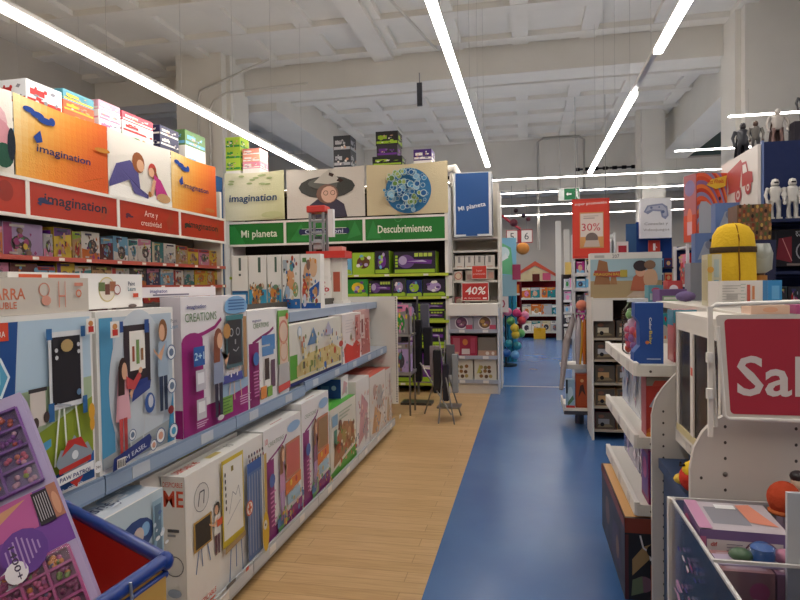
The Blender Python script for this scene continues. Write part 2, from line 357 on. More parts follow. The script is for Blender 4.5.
# ================================================================ wall shelving units
def wall_unit(label,loc,rz,W,hs,strip,board,fasc,ztop,D=.45,back='6b6862',joints=(),low='white'):
    r=empty('shelving_unit',loc,rz); tag(r,label,'shelving unit')
    G().box(0,W,D,D+.04,0,ztop,back).build('back_panel','matte',r)
    for i in range(2): G().box(W*i-(.05 if i else 0),W*i+(0 if i else .05),.03,D,0,ztop,'white').build('side_panel','enamel',r)
    for h in hs:
        s=G().box(.0,W,.0,D,h-.03,h,board).build('shelf','enamel',r)
        g=G(); g.box(0,W,-.012,-.001,h-.035,h+.004,strip)
        x=.12
        rg=random.Random(int(h*100))
        while x<W-.1: g.box(x,x+.07,-.0135,-.012,h-.03,h-.003,'white'); x+=rg.uniform(.25,.6)
        g.build('price_rail','enamel',s)
    G().box(0,W,.08,D,ztop-.04,ztop,'beige').build('top_board','enamel',r)
    z0,z1=fasc[0],fasc[1]
    f=G(); f.box(0,W,-.03,.0,z1-.03,z1,low); f.box(0,W,-.03,0,z0,z0+.03,low)
    for x in joints: f.box(x-.02,x+.02,-.028,0,z0,z1,low)
    f.build('sign_frame','enamel',r)
    return r
def sign_part(root,x0,x1,z0,z1,c,cmds,name='sign_panel',y=-.02):
    g=G(); g.box(x0,x1,y,y+.01,z0,z1,c); g.art(((x0,y,z0),(x1-x0,0,0),(0,0,z1-z0),(0,-1,0)),cmds); return g.build(name,'card',root)
RX,RY,RH=-4.2,3.3,PI/2
red=wall_unit('long shelving unit with red header signs under orange fabric banners',(RX,RY,0),RH,4.66,(.15,.5,.85,1.2,1.59,1.85),'c8574a','a8302a',(2.17,2.52),2.9,
   joints=(1.17,2.35,3.5,4.64))
mark=lambda x,y,s,c:[('E',x,y,.05*s,.09*s,c),('E',x+.05*s,y-.05*s,.05*s,.05*s,c),('P',[(x-.06*s,y-.1*s),(x,y),(x-.02*s,y-.18*s)],c)]
gl=[('P',[(.8,.1),(.9,.5),(.84,.9),(.76,.5)],'b23a1c')]
sign_part(red,.02,1.15,2.2,2.49,'c02f16',[('E',.82,.6,.07,.3,'a02410'),('E',.1,.3,.12,.2,'b23a1c')])
sign_part(red,1.19,2.33,2.2,2.49,'c02f16',gl+[('T','imagination',.5,.42,.34,'2a2036',{'w':.72,'bold':1,'skew':.1})]+mark(.13,.5,1,'27305c'))
sign_part(red,2.37,3.48,2.2,2.49,'c02f16',[('T','Arte y',.5,.56,.24,'e8cfc4',{}),('T','creatividad',.5,.2,.22,'e8cfc4',{})]+mark(.13,.5,.8,'5a1f3a')+gl)
sign_part(red,3.52,4.62,2.2,2.49,'c02f16',gl+[('T','imagination',.5,.42,.3,'332c22',{'w':.66,'bold':1,'skew':.1})]+mark(.13,.5,1,'332c22'))
GX,GY=-4.46,8.6
grn=wall_unit('wide shelving unit with green header signs facing the wooden aisle',(GX,GY,0),0,3.36,(.14,.68,1.04,1.38,1.71),'bfd23a','7fa83c',(2.17,2.54),3.0,joints=(.92,2.14,3.34),back='35302e')
lf='4f9a3f'
sign_part(grn,.02,.9,2.2,2.51,'22802f',[('P',[(0,0),(.3,0),(.1,.9),(0,.9)],'2f9440'),('T','Mi planeta',.55,.34,.36,'e9efd8',{'w':.66,'bold':1})])
sign_part(grn,.94,2.12,2.2,2.51,'22802f',[('P',[(.05,.1),(.3,.1),(.2,.9)],'2f9440'),('P',[(.8,.1),(.98,.3),(.9,.95)],'2f9440'),('R',.2,.36,.8,.66,'e9efd8'),('R',.205,.38,.795,.64,'262d5c'),('E',.2,.51,.03,.15,'262d5c'),('E',.8,.51,.03,.15,'262d5c'),('T','Clementoni',.5,.42,.2,'b9c3d8',{'w':.5,'bold':1})])
sign_part(grn,2.16,3.32,2.2,2.51,'22802f',[('P',[(.02,.1),(.2,.1),(.1,.95)],'2f9440'),('O',.42,1.0,.18,.16,'4aa457'),('T','Descubrimientos',.5,.34,.36,'e9efd8',{'w':.68,'bold':1})])
G().box(0,.3,0,.3,0,3.22,'2c5588').build('wall_end_post','matte',None,(-4.83,8.27,0))
bpy.data.objects['wall_end_post'].name='corner_post'; tag(bpy.data.objects['corner_post'],'tall blue corner post between the red and green shelving units','post')
# ---- fabric banners
def banner(label,loc,rz,W,z0,z1,c,cmds,sag=.0035,seed=0,group=None):
    rg=random.Random(seed); g=G(); nx,nz=16,10; a,b,c2=rg.uniform(0,6),rg.uniform(2,5),rg.uniform(0,6)
    def P(u,v): return Vector((W*u, sag*math.sin(b*u*2.2+a+v*2)+sag*.6*math.sin(9*u+c2-4*v), z0+(z1-z0)*v-.02*math.sin(PI*u)*v))
    vs=[P(i/nx,j/nz) for j in range(nz+1) for i in range(nx+1)]
    n1=nx+1; fs=[(j*n1+i,j*n1+i+1,(j+1)*n1+i+1,(j+1)*n1+i) for j in range(nz) for i in range(nx)]
    base=len(g.v); g.mesh(vs,fs,c,True)
    g.mesh([v+Vector((0,.006,0)) for v in vs],[f[::-1] for f in fs],c,True)
    # printed pattern follows the cloth
    t=G(); t.art(((0,0,0),(1,0,0),(0,0,1),(0,-1,0)),[],0)
    k=0
    for cm in cmds:
        k+=1; s=G(); s.art(((0,0,0),(W,0,0),(0,0,z1-z0),(0,-1,0)),[cm],0)
        for f,cc in zip(s.f,s.c):
            pts=[]
            for i in f:
                x,_,z=s.v[i]; u=x/W; v=z/(z1-z0); p=P(u,v); pts.append((p.x,p.y-.007-.0011*k,p.z))
            g.face(pts,cc)
    return tag(g.build('fabric_banner','fabric',None,loc,rz),label,'banner',group)
def subdiv_grad(cols,horizontal=True,n=14):
    out=[]
    for i in range(n):
        t=i/(n-1)*(len(cols)-1); k=min(int(t),len(cols)-2); f=t-k; a,b=lin(cols[k]),lin(cols[k+1]); c=tuple(a[j]*(1-f)+b[j]*f for j in range(3))
        for j in range(6):
            out.append(('R',i/n,j/6,(i+1)/n,(j+1)/6,c) if horizontal else ('R',j/6,i/n,(j+1)/6,(i+1)/n,c))
    return out
splat=lambda x,y,s,c:[('E',x,y,.05*s,.035*s,c),('E',x+.07*s,y-.03*s,.06*s,.04*s,c),('E',x+.14*s,y-.07*s,.07*s,.04*s,c),('E',x+.2*s,y-.05*s,.03*s,.05*s,c),('P',[(x+.03*s,y-.3*s),(x+.09*s,y-.2*s),(x+.11*s,y-.33*s),(x+.06*s,y-.36*s)],c)]
def flat(cm,n=1): return cm
class BG(list): pass
def banner_grad(label,loc,rz,W,z0,z1,cols,cmds,**k):
    # one layer for the printed dye gradient, then the motif
    g0=[('R',i/14,0,(i+1)/14,1,cols[0]) for i in range(0)]
    o=banner(label,loc,rz,W,z0,z1,cols[0],cmds,**k)
    me=o.data; at=me.color_attributes['Col']; nfront=16*10
    L=[lin(c) for c in cols]
    for p in list(me.polygons)[:nfront]:
        i=p.index%16; j=p.index//16
        t=min(.999,max(0,(i/15*.75+(9-j)/9*.25)))*(len(L)-1); k0=int(t); f=t-k0
        c=[L[k0][q]*(1-f)+L[k0+1][q]*f for q in range(3)]
        for li in p.loop_indices: at.data[li].color=(*c,1)
    return o
ORG=['f3dca0','f0b050','ee8a30','e2662a','dc5a28']
kidsart=[('P',[(0,0),(1,0),(1,.1),(0,.22)],'f4f1ea'),
  ('P',[(0,.2),(.1,.5),(.3,.62),(.42,.5),(.45,.2),(.6,.12),(.58,.06),(.35,.1),(.28,.3),(0,.12)],'5a5590'),
  ('E',.43,.62,.1,.17,'9a5a34'),('E',.46,.58,.06,.1,'skin'),('E',.66,.56,.07,.12,'c8443a'),('P',[(.6,.56),(.7,.62),(.78,.4),(.66,.42)],'8c4a2a'),('E',.64,.52,.05,.08,'skin'),
  ('P',[(.68,.5),(.8,.42),(.95,.12),(.72,.08),(.7,.3)],'c43a86'),('P',[(.66,.4),(.72,.4),(.66,.12),(.6,.1)],'skin'),('E',.84,.12,.12,.08,'c99c6a'),('E',.6,.14,.03,.05,'a36b32')]
B0=(RX-.02)
def rban(lab,y0,y1,c,cm,seed,grad=None):
    a=(lab,(RX-.01,y0,0),RH,y1-y0,2.53,3.22)
    return banner_grad(*a,grad,cm,seed=seed) if grad else banner(*a,c,cm,seed=seed)
rban('white fabric banner with a pink flower picture, at the left photo edge',3.3,4.37,'e9e2d6',[('E',.72,.6,.22,.26,'e3b3b8'),('E',.85,.45,.12,.18,'d9959f'),('E',.65,.3,.2,.2,'e6d2c8'),('E',.9,.2,.09,.15,'2f5c4a'),('E',.97,.35,.04,.2,'27303c'),('E',.4,.5,.2,.3,'dec9be')],1)
rban('large orange fabric banner with blue splash and dark lettering',4.39,5.545,'',splat(.13,.86,1.1,'2a4a9c')+[('T','imagination',.48,.36,.1,'2f3566',{'w':.58,'bold':1,'skew':.08}),('E',.92,.62,.1,.035,'c9822e'),('P',[(.9,.2),(.97,.24),(.7,.12),(.68,.09)],'c85f26')],2,ORG)
rban('white fabric banner with two children lying down and playing',5.56,6.68,'e6e0d4',kidsart,3)
rban('smaller orange fabric banner with blue splash at the red unit end',6.7,7.78,'',splat(.1,.84,1.1,'2a4a9c')+[('T','imagination',.5,.42,.1,'2f3566',{'w':.56,'bold':1,'skew':.08}),('E',.8,.1,.12,.04,'d27434')],4,ORG)
def gban(lab,x0,x1,c,cm,seed,grad=None):
    a=(lab,(x0,GY-.02,0),0,x1-x0,2.56,3.29)
    return banner_grad(*a,grad,cm,seed=seed) if grad else banner(*a,c,cm,seed=seed)
rg=random.Random(5)
gban('cream fabric banner with green leaf prints and dark blue lettering',-4.5,-3.54,'',[('E',rg.uniform(.1,.8),rg.uniform(.72,.95),.05,.022,'a7b67c') for _ in range(12)]+[('E',.8,.1,.18,.07,'c8cc94'),('T','imagination',.48,.4,.15,'2b4a74',{'w':.8,'bold':1,'skew':.08})],6,['ddd9b4','e4dfc0','d9d8ac','cfd09c'])
hatboy=[('P',[(.28,0),(.3,.26),(.42,.4),(.62,.4),(.74,.26),(.78,0)],'4c4858'),('E',.52,.62,.36,.23,'50524e'),('E',.52,.7,.24,.12,'6a6c66'),('E',.53,.48,.14,.2,'8a6a5c'),('E',.55,.47,.1,.17,'dfb49c'),('O',.51,.5,.05,.2,'3c3030'),('O',.6,.5,.05,.2,'3c3030'),
  ('P',[(.36,.72),(.48,.9),(.56,.98),(.64,.84),(.72,.72),(.54,.68)],'c4c0b4'),('P',[(.56,.92),(.62,.88),(.6,.82),(.55,.86)],'4a3a34'),('P',[(.68,.8),(.74,.74),(.7,.7),(.65,.74)],'4a3a34')]
gban('pale fabric banner picturing a child in a wide grey hat',-3.5,-2.3,'d8d2c6',hatboy,7)
globe=[('C',.52,.47,.455,'3a7fb4')]
rg=random.Random(11)
for i in range(110):
    a=rg.uniform(0,2*PI); q=.43*math.sqrt(rg.uniform(0,1)); x=.52+q*.62*math.cos(a); y=.47+q*math.sin(a)
    land=(x<.5 and y>.55) or (.55<x<.7 and .15<y<.4)
    globe.append(('O' if rg.random()<.75 else 'C',x,y,rg.uniform(.03,.075),*( (.25,) if 0 else ()),) )
    t=globe.pop(); r=rg.uniform(.03,.07)
    globe.append(('C',x,y,min(r,.455-q),rg.choice(['8fae55','a3b768','6f9a4a'] if land else ['2f6fa8','4a93c4','2a62a0','8fc2dc']))); globe.append(('O',x,y,min(r,.455-q),.22,'bcd8dc'))
gban('cream fabric banner printed with a blue and green globe',-2.27,-1.09,'d8c9a0',globe,8)
# ---- boxes stored on top of the units
def topbox(lab,x,y,z,w,d,h,rz,c,acc,group=None,arts=None):
    a=arts or fine([('R',.03,.12,.97,.3,acc),('R',.1,.45,.5,.7,acc)],int(x*100+z*37)&1023,[acc,c,'white','8a8a94','skin',acc],14,r=.09)
    return pbox('toy_box',lab,'toy box',w,d,h,(x,y,z),rz,c,{'F':a,'L':a,'R':a,'T':[('R',.1,.1,.9,.9,acc)]},group)
TZ=2.9
def rtop(y,w,items):
    z=TZ
    for lab,h,c,acc in items: topbox(lab,RX-.25,y,z,w,.3,h,RH,c,acc); z+=h
rtop(4.83,.42,[('white carton with blue print under the patterned box on the red unit',.3,'white','sky'),('white toy box with red and blue circles above the big orange banner',.22,'e9edf2','red')])
rtop(5.27,.42,[('yellow and orange striped box, third down behind the orange banner',.24,'yellow','orange'),('orange box with yellow end, second in the stack by the white box',.13,'ef6a30','yellow'),('orange-red box under the teal-topped one above the orange banner',.1,'f0622f','yellow'),('teal and yellow box on top of the orange boxes',.1,'4fa3b8','yellow')])
rtop(5.72,.34,[('plain white carton at the bottom of the pink and white stack',.3,'white','pink'),('pink and white box, middle of the stack right of the orange boxes',.11,'f2e9ee','pink'),('white box with pink end under the topmost pink one',.1,'f4f0f2','e78fb0'),('pale pink box topping the stack above the orange banner edge',.1,'eaa7bb','white')])
rtop(6.2,.56,[('white carton under the small green box on the red unit',.24,'white','green'),('small green and white box above the picture of two children',.14,'dfe8d8','green'),('white box with red lid edge, below the topmost red box',.12,'f2e6e6','red'),('red and white flat box topping the stack above the children picture',.1,'e4475a','white')])
rtop(6.82,.4,[('white carton under the navy game boxes on the red unit',.26,'white','navy'),('navy game box with white end, lowest of the three navy ones',.12,'2b2c52','white'),('navy game box with white end, middle of the three navy ones',.12,'2b2c52','white'),('navy game box with white end, topmost of the three navy ones',.12,'2b2c52','white')])
rtop(7.42,.5,[('white carton below the green and yellow box near the far end',.5,'white','sky'),('green box with yellow and blue print at the red unit far end',.2,'5f8a4a','sky')])
def gtop(x,w,items):
    z=3.0
    for lab,h,c,acc,*q in items: topbox(lab,x,GY+.22,z,w*(q[0] if q else 1),.3,h,0,c,acc); z+=h
gtop(-4.4,.24,[('white carton under the lime green boxes on the green unit',.34,'white','lime'),('lime green box, lowest of three stacked beside the column',.17,'b4d63a','green'),('lime green box, middle of three stacked beside the column',.17,'b4d63a','green'),('lime green box, topmost of three stacked beside the column',.17,'b4d63a','green')])
gtop(-4.1,.28,[('white carton under the small salmon boxes on the green unit',.36,'white','pink'),('pink flat box, lowest of the salmon stack on the green unit',.1,'e88aa0','white'),('orange-pink flat box, middle of the salmon stack on the green unit',.1,'ec9a7a','white'),('salmon flat box on top of the pink boxes on the green unit',.1,'e88a78','white')])
gtop(-2.66,.26,[('white carton hidden below the dark boxes on the green unit',.3,'white','navy'),('dark grey box with pale print, lower of two above the hat banner',.23,'3c4046','silver'),('dark grey box with pale print, upper of two above the hat banner',.23,'3c4046','silver')])
gtop(-1.98,.44,[('white carton below the black and green boxes on the green unit',.28,'white','lime'),('black box with green edge, lowest above the globe banner',.14,'2a2a2c','lime',1),('black box with purple print, middle above the globe banner',.16,'353038','purple',.7),('black and lime box, topmost above the globe banner',.2,'2a2a2c','lime',.75)])
gtop(-1.46,.26,[('white carton under the small purple box on the green unit',.33,'white','purple'),('small purple box with white dot at the right end above the globe',.16,'4b2a78','white')])
# ---- products on the red unit
P3=lambda s:[tuple(x) for x in s]
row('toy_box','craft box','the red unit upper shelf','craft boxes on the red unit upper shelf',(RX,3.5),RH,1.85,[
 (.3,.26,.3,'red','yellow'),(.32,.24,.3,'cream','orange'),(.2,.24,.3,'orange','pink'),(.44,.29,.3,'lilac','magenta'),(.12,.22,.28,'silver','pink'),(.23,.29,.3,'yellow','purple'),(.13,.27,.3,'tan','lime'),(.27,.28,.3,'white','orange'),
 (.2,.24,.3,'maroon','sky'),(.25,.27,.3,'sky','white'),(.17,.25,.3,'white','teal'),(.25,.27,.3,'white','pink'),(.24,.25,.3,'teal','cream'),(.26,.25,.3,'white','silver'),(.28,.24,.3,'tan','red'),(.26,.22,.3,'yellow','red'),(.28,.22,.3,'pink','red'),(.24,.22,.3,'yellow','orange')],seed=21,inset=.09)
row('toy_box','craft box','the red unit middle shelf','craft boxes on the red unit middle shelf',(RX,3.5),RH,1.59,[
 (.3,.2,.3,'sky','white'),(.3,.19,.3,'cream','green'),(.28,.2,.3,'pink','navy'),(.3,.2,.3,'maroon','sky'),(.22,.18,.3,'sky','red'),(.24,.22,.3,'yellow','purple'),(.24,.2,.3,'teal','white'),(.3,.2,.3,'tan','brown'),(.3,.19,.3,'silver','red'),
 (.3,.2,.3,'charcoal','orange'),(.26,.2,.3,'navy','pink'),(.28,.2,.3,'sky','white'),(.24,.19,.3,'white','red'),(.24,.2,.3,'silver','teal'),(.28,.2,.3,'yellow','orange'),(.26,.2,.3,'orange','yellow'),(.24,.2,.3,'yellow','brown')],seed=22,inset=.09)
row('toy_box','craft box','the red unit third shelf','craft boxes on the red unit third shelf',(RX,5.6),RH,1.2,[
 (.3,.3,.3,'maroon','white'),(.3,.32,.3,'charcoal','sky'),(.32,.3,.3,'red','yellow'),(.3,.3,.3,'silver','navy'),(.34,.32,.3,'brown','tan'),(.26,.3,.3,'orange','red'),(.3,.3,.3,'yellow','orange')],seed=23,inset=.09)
# ---- products on the green unit (purple / lime science boxes)
def sci(rng,base,acc,wide):
    s=[('R',.02,.04,.98,.98,base),('R',.02,.04,.98,.2,'lime')]
    if wide:
        s+=[('E',.3,.55,.2,.3,'6b4a8c'),('P',[(.2,.5),(.9,.42),(.92,.6),(.4,.66)],acc),('P',[(.3,.55),(.8,.52),(.7,.6)],'c9b8dc'),('E',.22,.6,.1,.2,'b9a6cf')]
        s+=[('R',.5+.11*i,.76,.59+.11*i,.92,'b9cf4a') for i in range(4)]+[('R',.04,.3+.14*i,.1,.4+.14*i,'lime') for i in range(4)]
    else:
        s+=[('E',.5,.55,.3,.28,acc)]+[('E',rng.uniform(.2,.8),rng.uniform(.3,.85),.09,.08,rng.choice(['b9a6cf','6b4a8c','white','sky','lime'])) for _ in range(8)]
        s+=[('R',.7,.08,.92,.26,'lime')]
    return s
def grow(z,place,x0,items,seed):
    rng=random.Random(seed); t=x0
    for i,(w,h,b,a) in enumerate(items):
        if b: pbox('science_kit_box',f'{b} science kit with {a} picture, {ORD[i]} from left on {place}','toy box',w-.01,.32,h,(t+w/2,GY+.17+rng.uniform(0,.01),z),0,b,{'F':sci(rng,'2c2638' if b=='black' else lin(b),a,w>.34),'L':[('R',0,0,1,1,'lime')],'R':[('R',0,0,1,1,'lime')]},place.replace('the ','science kits on the '))
        t+=w
grow(1.71,'the green unit top shelf',-4.4,[(.4,.26,'magenta','white'),(.3,.24,'green','lime'),(.38,.3,'pink','magenta'),(.5,.3,'lime','green'),(.3,.3,'sky','navy'),(.34,.32,'lime','brown'),(.22,.34,'black','purple'),(.06,.1,None,None),(.62,.32,'black','purple')],31)
grow(1.38,'the green unit second shelf',-4.4,[(.5,.22,'green','yellow'),(.4,.25,'white','sky'),(.4,.25,'lime','orange'),(.5,.25,'navy','sky'),(.32,.26,'green','yellow'),(.36,.24,'black','purple'),(.2,.26,'charcoal','lilac'),(.24,.24,'navy','lime'),(.34,.25,'black','lilac')],32)
grow(1.04,'the green unit third shelf',-2.5,[(.42,.24,'charcoal','lilac'),(.3,.26,'purple','white'),(.22,.26,'black','lilac'),(.4,.13,'black','purple')],33)
pbox('science_kit_box','black and purple science kit lying on another on the third green shelf','toy box',.4,.32,.13,(-1.36,GY+.18,1.17),0,'2c2638',{'F':sci(random.Random(2),'2c2638','purple',True)})
grow(.68,'the green unit fourth shelf',-2.5,[(.4,.28,'charcoal','lime'),(.34,.26,'black','purple'),(.24,.24,'purple','lilac'),(.36,.26,'black','purple')],34)
grow(.14,'the green unit bottom shelf',-2.5,[(.46,.4,'charcoal','lilac'),(.4,.36,'black','purple'),(.44,.42,'purple','white')],35)
# ================================================================ long gondola on the left
GF,GM,GB=-1.42,-1.5,-1.95
gon=empty('gondola_shelving',(GM,.9,0),0); tag(gon,'long white low gondola of easel boxes with grey-blue shelf edges beside the wooden aisle','shelving unit')
def L(x): return x-GM
for k in range(6):
    y=k*1.0; a,b=y+.004,y+.996
    if k==5: b=5.44
    G().box(L(GB),L(GB)+.03,a,b,.12,1.43,'57534c').build('back_panel','matte',gon)
    G().box(L(GB),L(GF)-.05,a,b,0,.07,'3b352e').build('plinth','matte',gon)
    s=G().box(L(GB)+.03,L(GF),a,b,.07,.1,'b9bcc0').build('base_shelf','enamel',gon)
    g=G(); g.box(L(GF),L(GF)+.012,a,b,.055,.132,'aeb3b9'); g.box(L(GF)+.012,L(GF)+.014,a,b,.07,.118,'c4c8cc')
    for j in range(2): g.box(L(GF)+.014,L(GF)+.016,y+.2+j*.45,y+.28+j*.45,.075,.115,'e4e2dc')
    g.build('price_rail','enamel',s)
    dz_=-.02 if k<3 else 0
    s=G().box(L(GB)+.03,L(GM),a,b,.87+dz_,.9+dz_,'b4bcc6').build('shelf','enamel',gon)
    g=G(); g.box(0,.012,a,b,.833+dz_,.903+dz_,'8298b6'); g.box(.012,.014,a,b,.845+dz_,.893+dz_,'93a8c2')
    for j in range(2): g.box(.014,.016,y+.15+j*.5,y+.26+j*.5,.846+dz_,.892+dz_,'c2cad2')
    g.build('price_rail','enamel',s)
    if k>=3 or k==2:
        s=G().box(L(-2.33),L(-1.6),a,b,1.345,1.372,'b4bcc6').build('top_shelf','enamel',gon)
        g=G(); g.box(L(-1.6),L(-1.588),a,b,1.31,1.375,'8d9db4'); g.build('price_rail','enamel',s)
g=G(); g.box(L(-2.35),L(-1.45),5.445,5.47,.0,1.43,'e2ddd3'); g.box(L(-1.45),L(-1.37),5.445,5.47,.28,1.43,'e2ddd3')
z=.2
z=.3
while z<1.41: g.box(L(-1.388),L(-1.378),5.442,5.445,z,z+.013,'black'); z+=.027
g.build('end_panel','enamel',gon)
g=G(); g.box(L(-2.33),L(-1.98),.0,5.44,0,.12,'3b352e'); g.box(L(-2.33),L(-1.98),.0,5.44,.12,.14,'b9bcc0'); g.build('rear_shelf','enamel',gon)
# ---- boxes standing on the middle shelf (front faces the aisle)
def gbox(name,label,y0,y1,z0,h,x,d,c,F,Lf=None,T=None,R=None,group=None,tilt=0,cat='toy box',top=None):
    a={'F':F}
    if Lf: a['L']=Lf
    if T: a['T']=T
    if R: a['R']=R
    return pbox(name,label,cat,y1-y0,d,h,(x-d/2,(y0+y1)/2,z0),PI/2,c,a,group,rot=(tilt,0,PI/2),top=top)
MZ=.9005
logo=lambda x,y,w,h:[('R',x,y,x+w,y+h,'white'),('E',x+w*.5,y+h*.68,w*.28,h*.18,'d8924e'),('R',x+w*.2,y+h*.12,x+w*.8,y+h*.5,'d0342c')]
paw=[('R',.02,.02,.98,.97,'a9c7df'),('R',.02,.62,.98,.97,'b4cfe2'),('P',[(.3,.3),(.98,.4),(.98,.62),(.3,.6)],'a9bf9a'),('P',[(.3,.3),(.6,.38),(.98,.5),(.98,.05),(.3,.05)],'8fa32c'),
 ('P',[(.02,.02),(.36,.02),(.4,.3),(.44,.6),(.47,.97),(.02,.97)],'1f4f96'),('P',[(.2,.02),(.98,.02),(.98,.18),(.6,.1),(.3,.16)],'1f5aa6'),
 ('R',.25,.88,.41,.97,'e3482a'),('T','PIZARRA',.33,.9,.03,'white',{'w':.12})]
for cy in (.7,.47): paw+=[('P',[(.2,cy),(.25,cy+.1),(.36,cy+.1),(.41,cy),(.36,cy-.1),(.25,cy-.1)],'dff0f6'),('P',[(.215,cy),(.26,cy+.085),(.35,cy+.085),(.395,cy),(.35,cy-.085),(.26,cy-.085)],'4fa6cc'),('R',.27,cy-.03,.35,cy+.03,'cfe6f0')]
paw+=easel(.645,.17,.25,.73,'26242a','d9dde0','e9efe2')+[('R',.63,.86,.67,.92,'2f6aa8'),('R',.88,.86,.915,.92,'2f6aa8'),('R',.63,.42,.67,.52,'2f6aa8'),('R',.88,.42,.915,.52,'2f6aa8'),
 ('E',.77,.82,.045,.035,'b89a62'),('C',.85,.55,.018,'5b80a8'),('C',.69,.8,.012,'c9ccd0'),('C',.69,.76,.012,'c9ccd0'),('C',.85,.82,.012,'c9ccd0'),('C',.85,.78,.012,'c9ccd0'),('L',[(.68,.51),(.78,.485)],.01,'9aa6b4'),
 ('R',.5,.42,.6,.62,'d8cfc6'),('R',.49,.6,.61,.62,'3a3436'),('E',.53,.44,.02,.03,'4a3a34'),('E',.6,.46,.02,.03,'4a3a34'),('L',[(.5,.4),(.47,.2)],.01,'e9efe2'),
 ('E',.93,.42,.025,.05,'e0a32a'),('E',.93,.35,.02,.04,'e0a32a'),('P',[(.52,.26),(.62,.3),(.62,.34),(.53,.32)],'4a9cc8')]
paw+=logo(.9,.87,.07,.09)
paw+=[('P',[(.64,.19),(.68,.26),(.72,.25),(.78,.32),(.84,.25),(.88,.26),(.92,.19),(.86,.12),(.7,.12)],'8d9ba8'),('P',[(.68,.22),(.73,.3),(.83,.3),(.88,.22),(.78,.27)],'c8322a'),('C',.78,.21,.025,'dfe6ec'),('P',[(.66,.13),(.9,.15),(.9,.18),(.66,.16)],'c8322a'),('P',[(.64,.07),(.92,.09),(.92,.14),(.64,.12)],'eef0f2'),
 ('T','PAW PATROL',.78,.088,.024,'1f3f86',{'w':.24,'bold':1}),('P',[(.73,.07),(.83,.08),(.78,.03)],'c8322a'),('C',.95,.09,.035,'eef0f2'),('T','24m',.95,.08,.02,'555555',{'w':.04})]
paw+=[('T','2+0  CT  SP',.72,.03,.022,'e8eef4',{'w':.2})]
gbox('easel_box','large easel box with green meadow, black board and police-blue side panel',1.27,1.875,MZ-.02,.595,GM-.004,.1,'eae8e2',paw)
pl=[('R',.03,.03,.97,.96,'b5c6d4'),('R',.03,.03,.18,.96,'4f9cc8'),('E',.5,.5,.38,.5,'c8d2da'),('P',[(.03,.03),(.97,.03),(.97,.2),(.03,.1)],'a3abb0'),('P',[(.86,.03),(.97,.03),(.97,.4),(.9,.2)],'3f93c4')]
pl+=[('R',.3,.5,.64,.9,'3a2f35'),('R',.37,.6,.57,.86,'ece8df'),('R',.4,.66,.43,.76,'b05a40'),('R',.45,.64,.49,.8,'7a9a56'),('R',.51,.66,.54,.74,'a0704a'),('R',.25,.86,.29,.93,'2c4f96'),('R',.56,.84,.62,.93,'2c4f96'),('P',[(.34,.44),(.6,.48),(.58,.54),(.33,.52)],'2c3f8c'),
 ('L',[(.36,.48),(.34,.1)],.012,'c8ced4'),('L',[(.56,.48),(.5,.12)],.012,'c8ced4'),('E',.6,.36,.07,.07,'3c5fa6'),('E',.61,.37,.035,.045,'c8ccd8'),('P',[(.36,.4),(.6,.46),(.62,.52),(.38,.48)],'33458e')]
pl+=[('P',[(.16,.3),(.34,.3),(.31,.62),(.2,.62)],'e3a9b4')]+kid(.245,.08,.62,'3a2420','e3a9b4','cf4a48',.78,True,1.2)+[('P',[(.28,.5),(.38,.48),(.47,.56),(.45,.6),(.37,.54),(.28,.58)],'c84648'),('C',.46,.6,.02,'skin')]
pl+=kid(.77,.28,.64,'8a5a34','9fb4c8','2c3a55',.95,False,-.9)+[('E',.86,.27,.045,.03,'8c2c30')]
for cx,cy,c in ((.88,.68,'e8eaec'),(.87,.44,'e8eaec'),(.68,.12,'d8a088'),(.3,.2,'e8eaec'),(.86,.12,'4a9fcc'),(.56,.08,'d8a088')):
    r=.055 if cx>.8 or cx==.68 else .038
    pl+=[('C',cx,cy,r,'e8ecee'),('O',cx,cy,r,.14,'4c6698'),('C',cx,cy,r*.5,c if c!='e8eaec' else '6a7f9c')]
pl+=[('P',[(.04,.02),(.5,.08),(.53,.14),(.5,.17),(.06,.1)],'2b3a80'),('T','SLIM EASEL',.28,.07,.03,'dfe4f2',{'w':.36,'rot':.16}),('T','Paint',.89,.89,.03,'44546a',{}),('T','Learn',.89,.85,.03,'3a8fb8',{})]+logo(.05,.84,.1,.1)+barcode(.08,-.0+.03,.1,.06)
gbox('easel_box','white-edged easel box with girl in pink and boy in blue shirt drawing',1.895,2.375,MZ-.02,.59,GM-.004,.1,'e9e7e1',pl,Lf=[('R',.2,.3,.8,.9,'c9d3dc')])
def creations(ta,right=True,kidtop='8d97b4'):
    s=[('R',0,0,1,1,'e4e0e2'),('P',[(0,0),(1,0),(1,.3),(.5,.22),(0,.2)],'a3237c'),('R',0,0,.28,.68,'a3237c'),('E',.14,.68,.14,.06,'a3237c'),('L',[(.1,.7),(.3,.725),(.46,.76),(.56,.82)],.028,'a3237c'),
       ('R',.28,.18,.55,.7,'e9e6ea'),('P',[(.5,.16),(1,.22),(1,.36),(.5,.36)],'9fbcd8')]
    return s
cre=creations(1)+[('T','imagination',.2,.915,.03,'3b3f8a',{'w':.26,'bold':1,'skew':.08}),('T','CREATIONS',.26,.82,.065,'5c8450',{'w':.44}),
 ('E',.8,.92,.19,.075,'7fb3e0'),('E',.7,.9,.1,.05,'7fb3e0'),('E',.9,.9,.1,.05,'7fb3e0')]+[('R',.66,.88+i*.025,.94,.89+i*.025,'3c6cae') for i in range(4)]
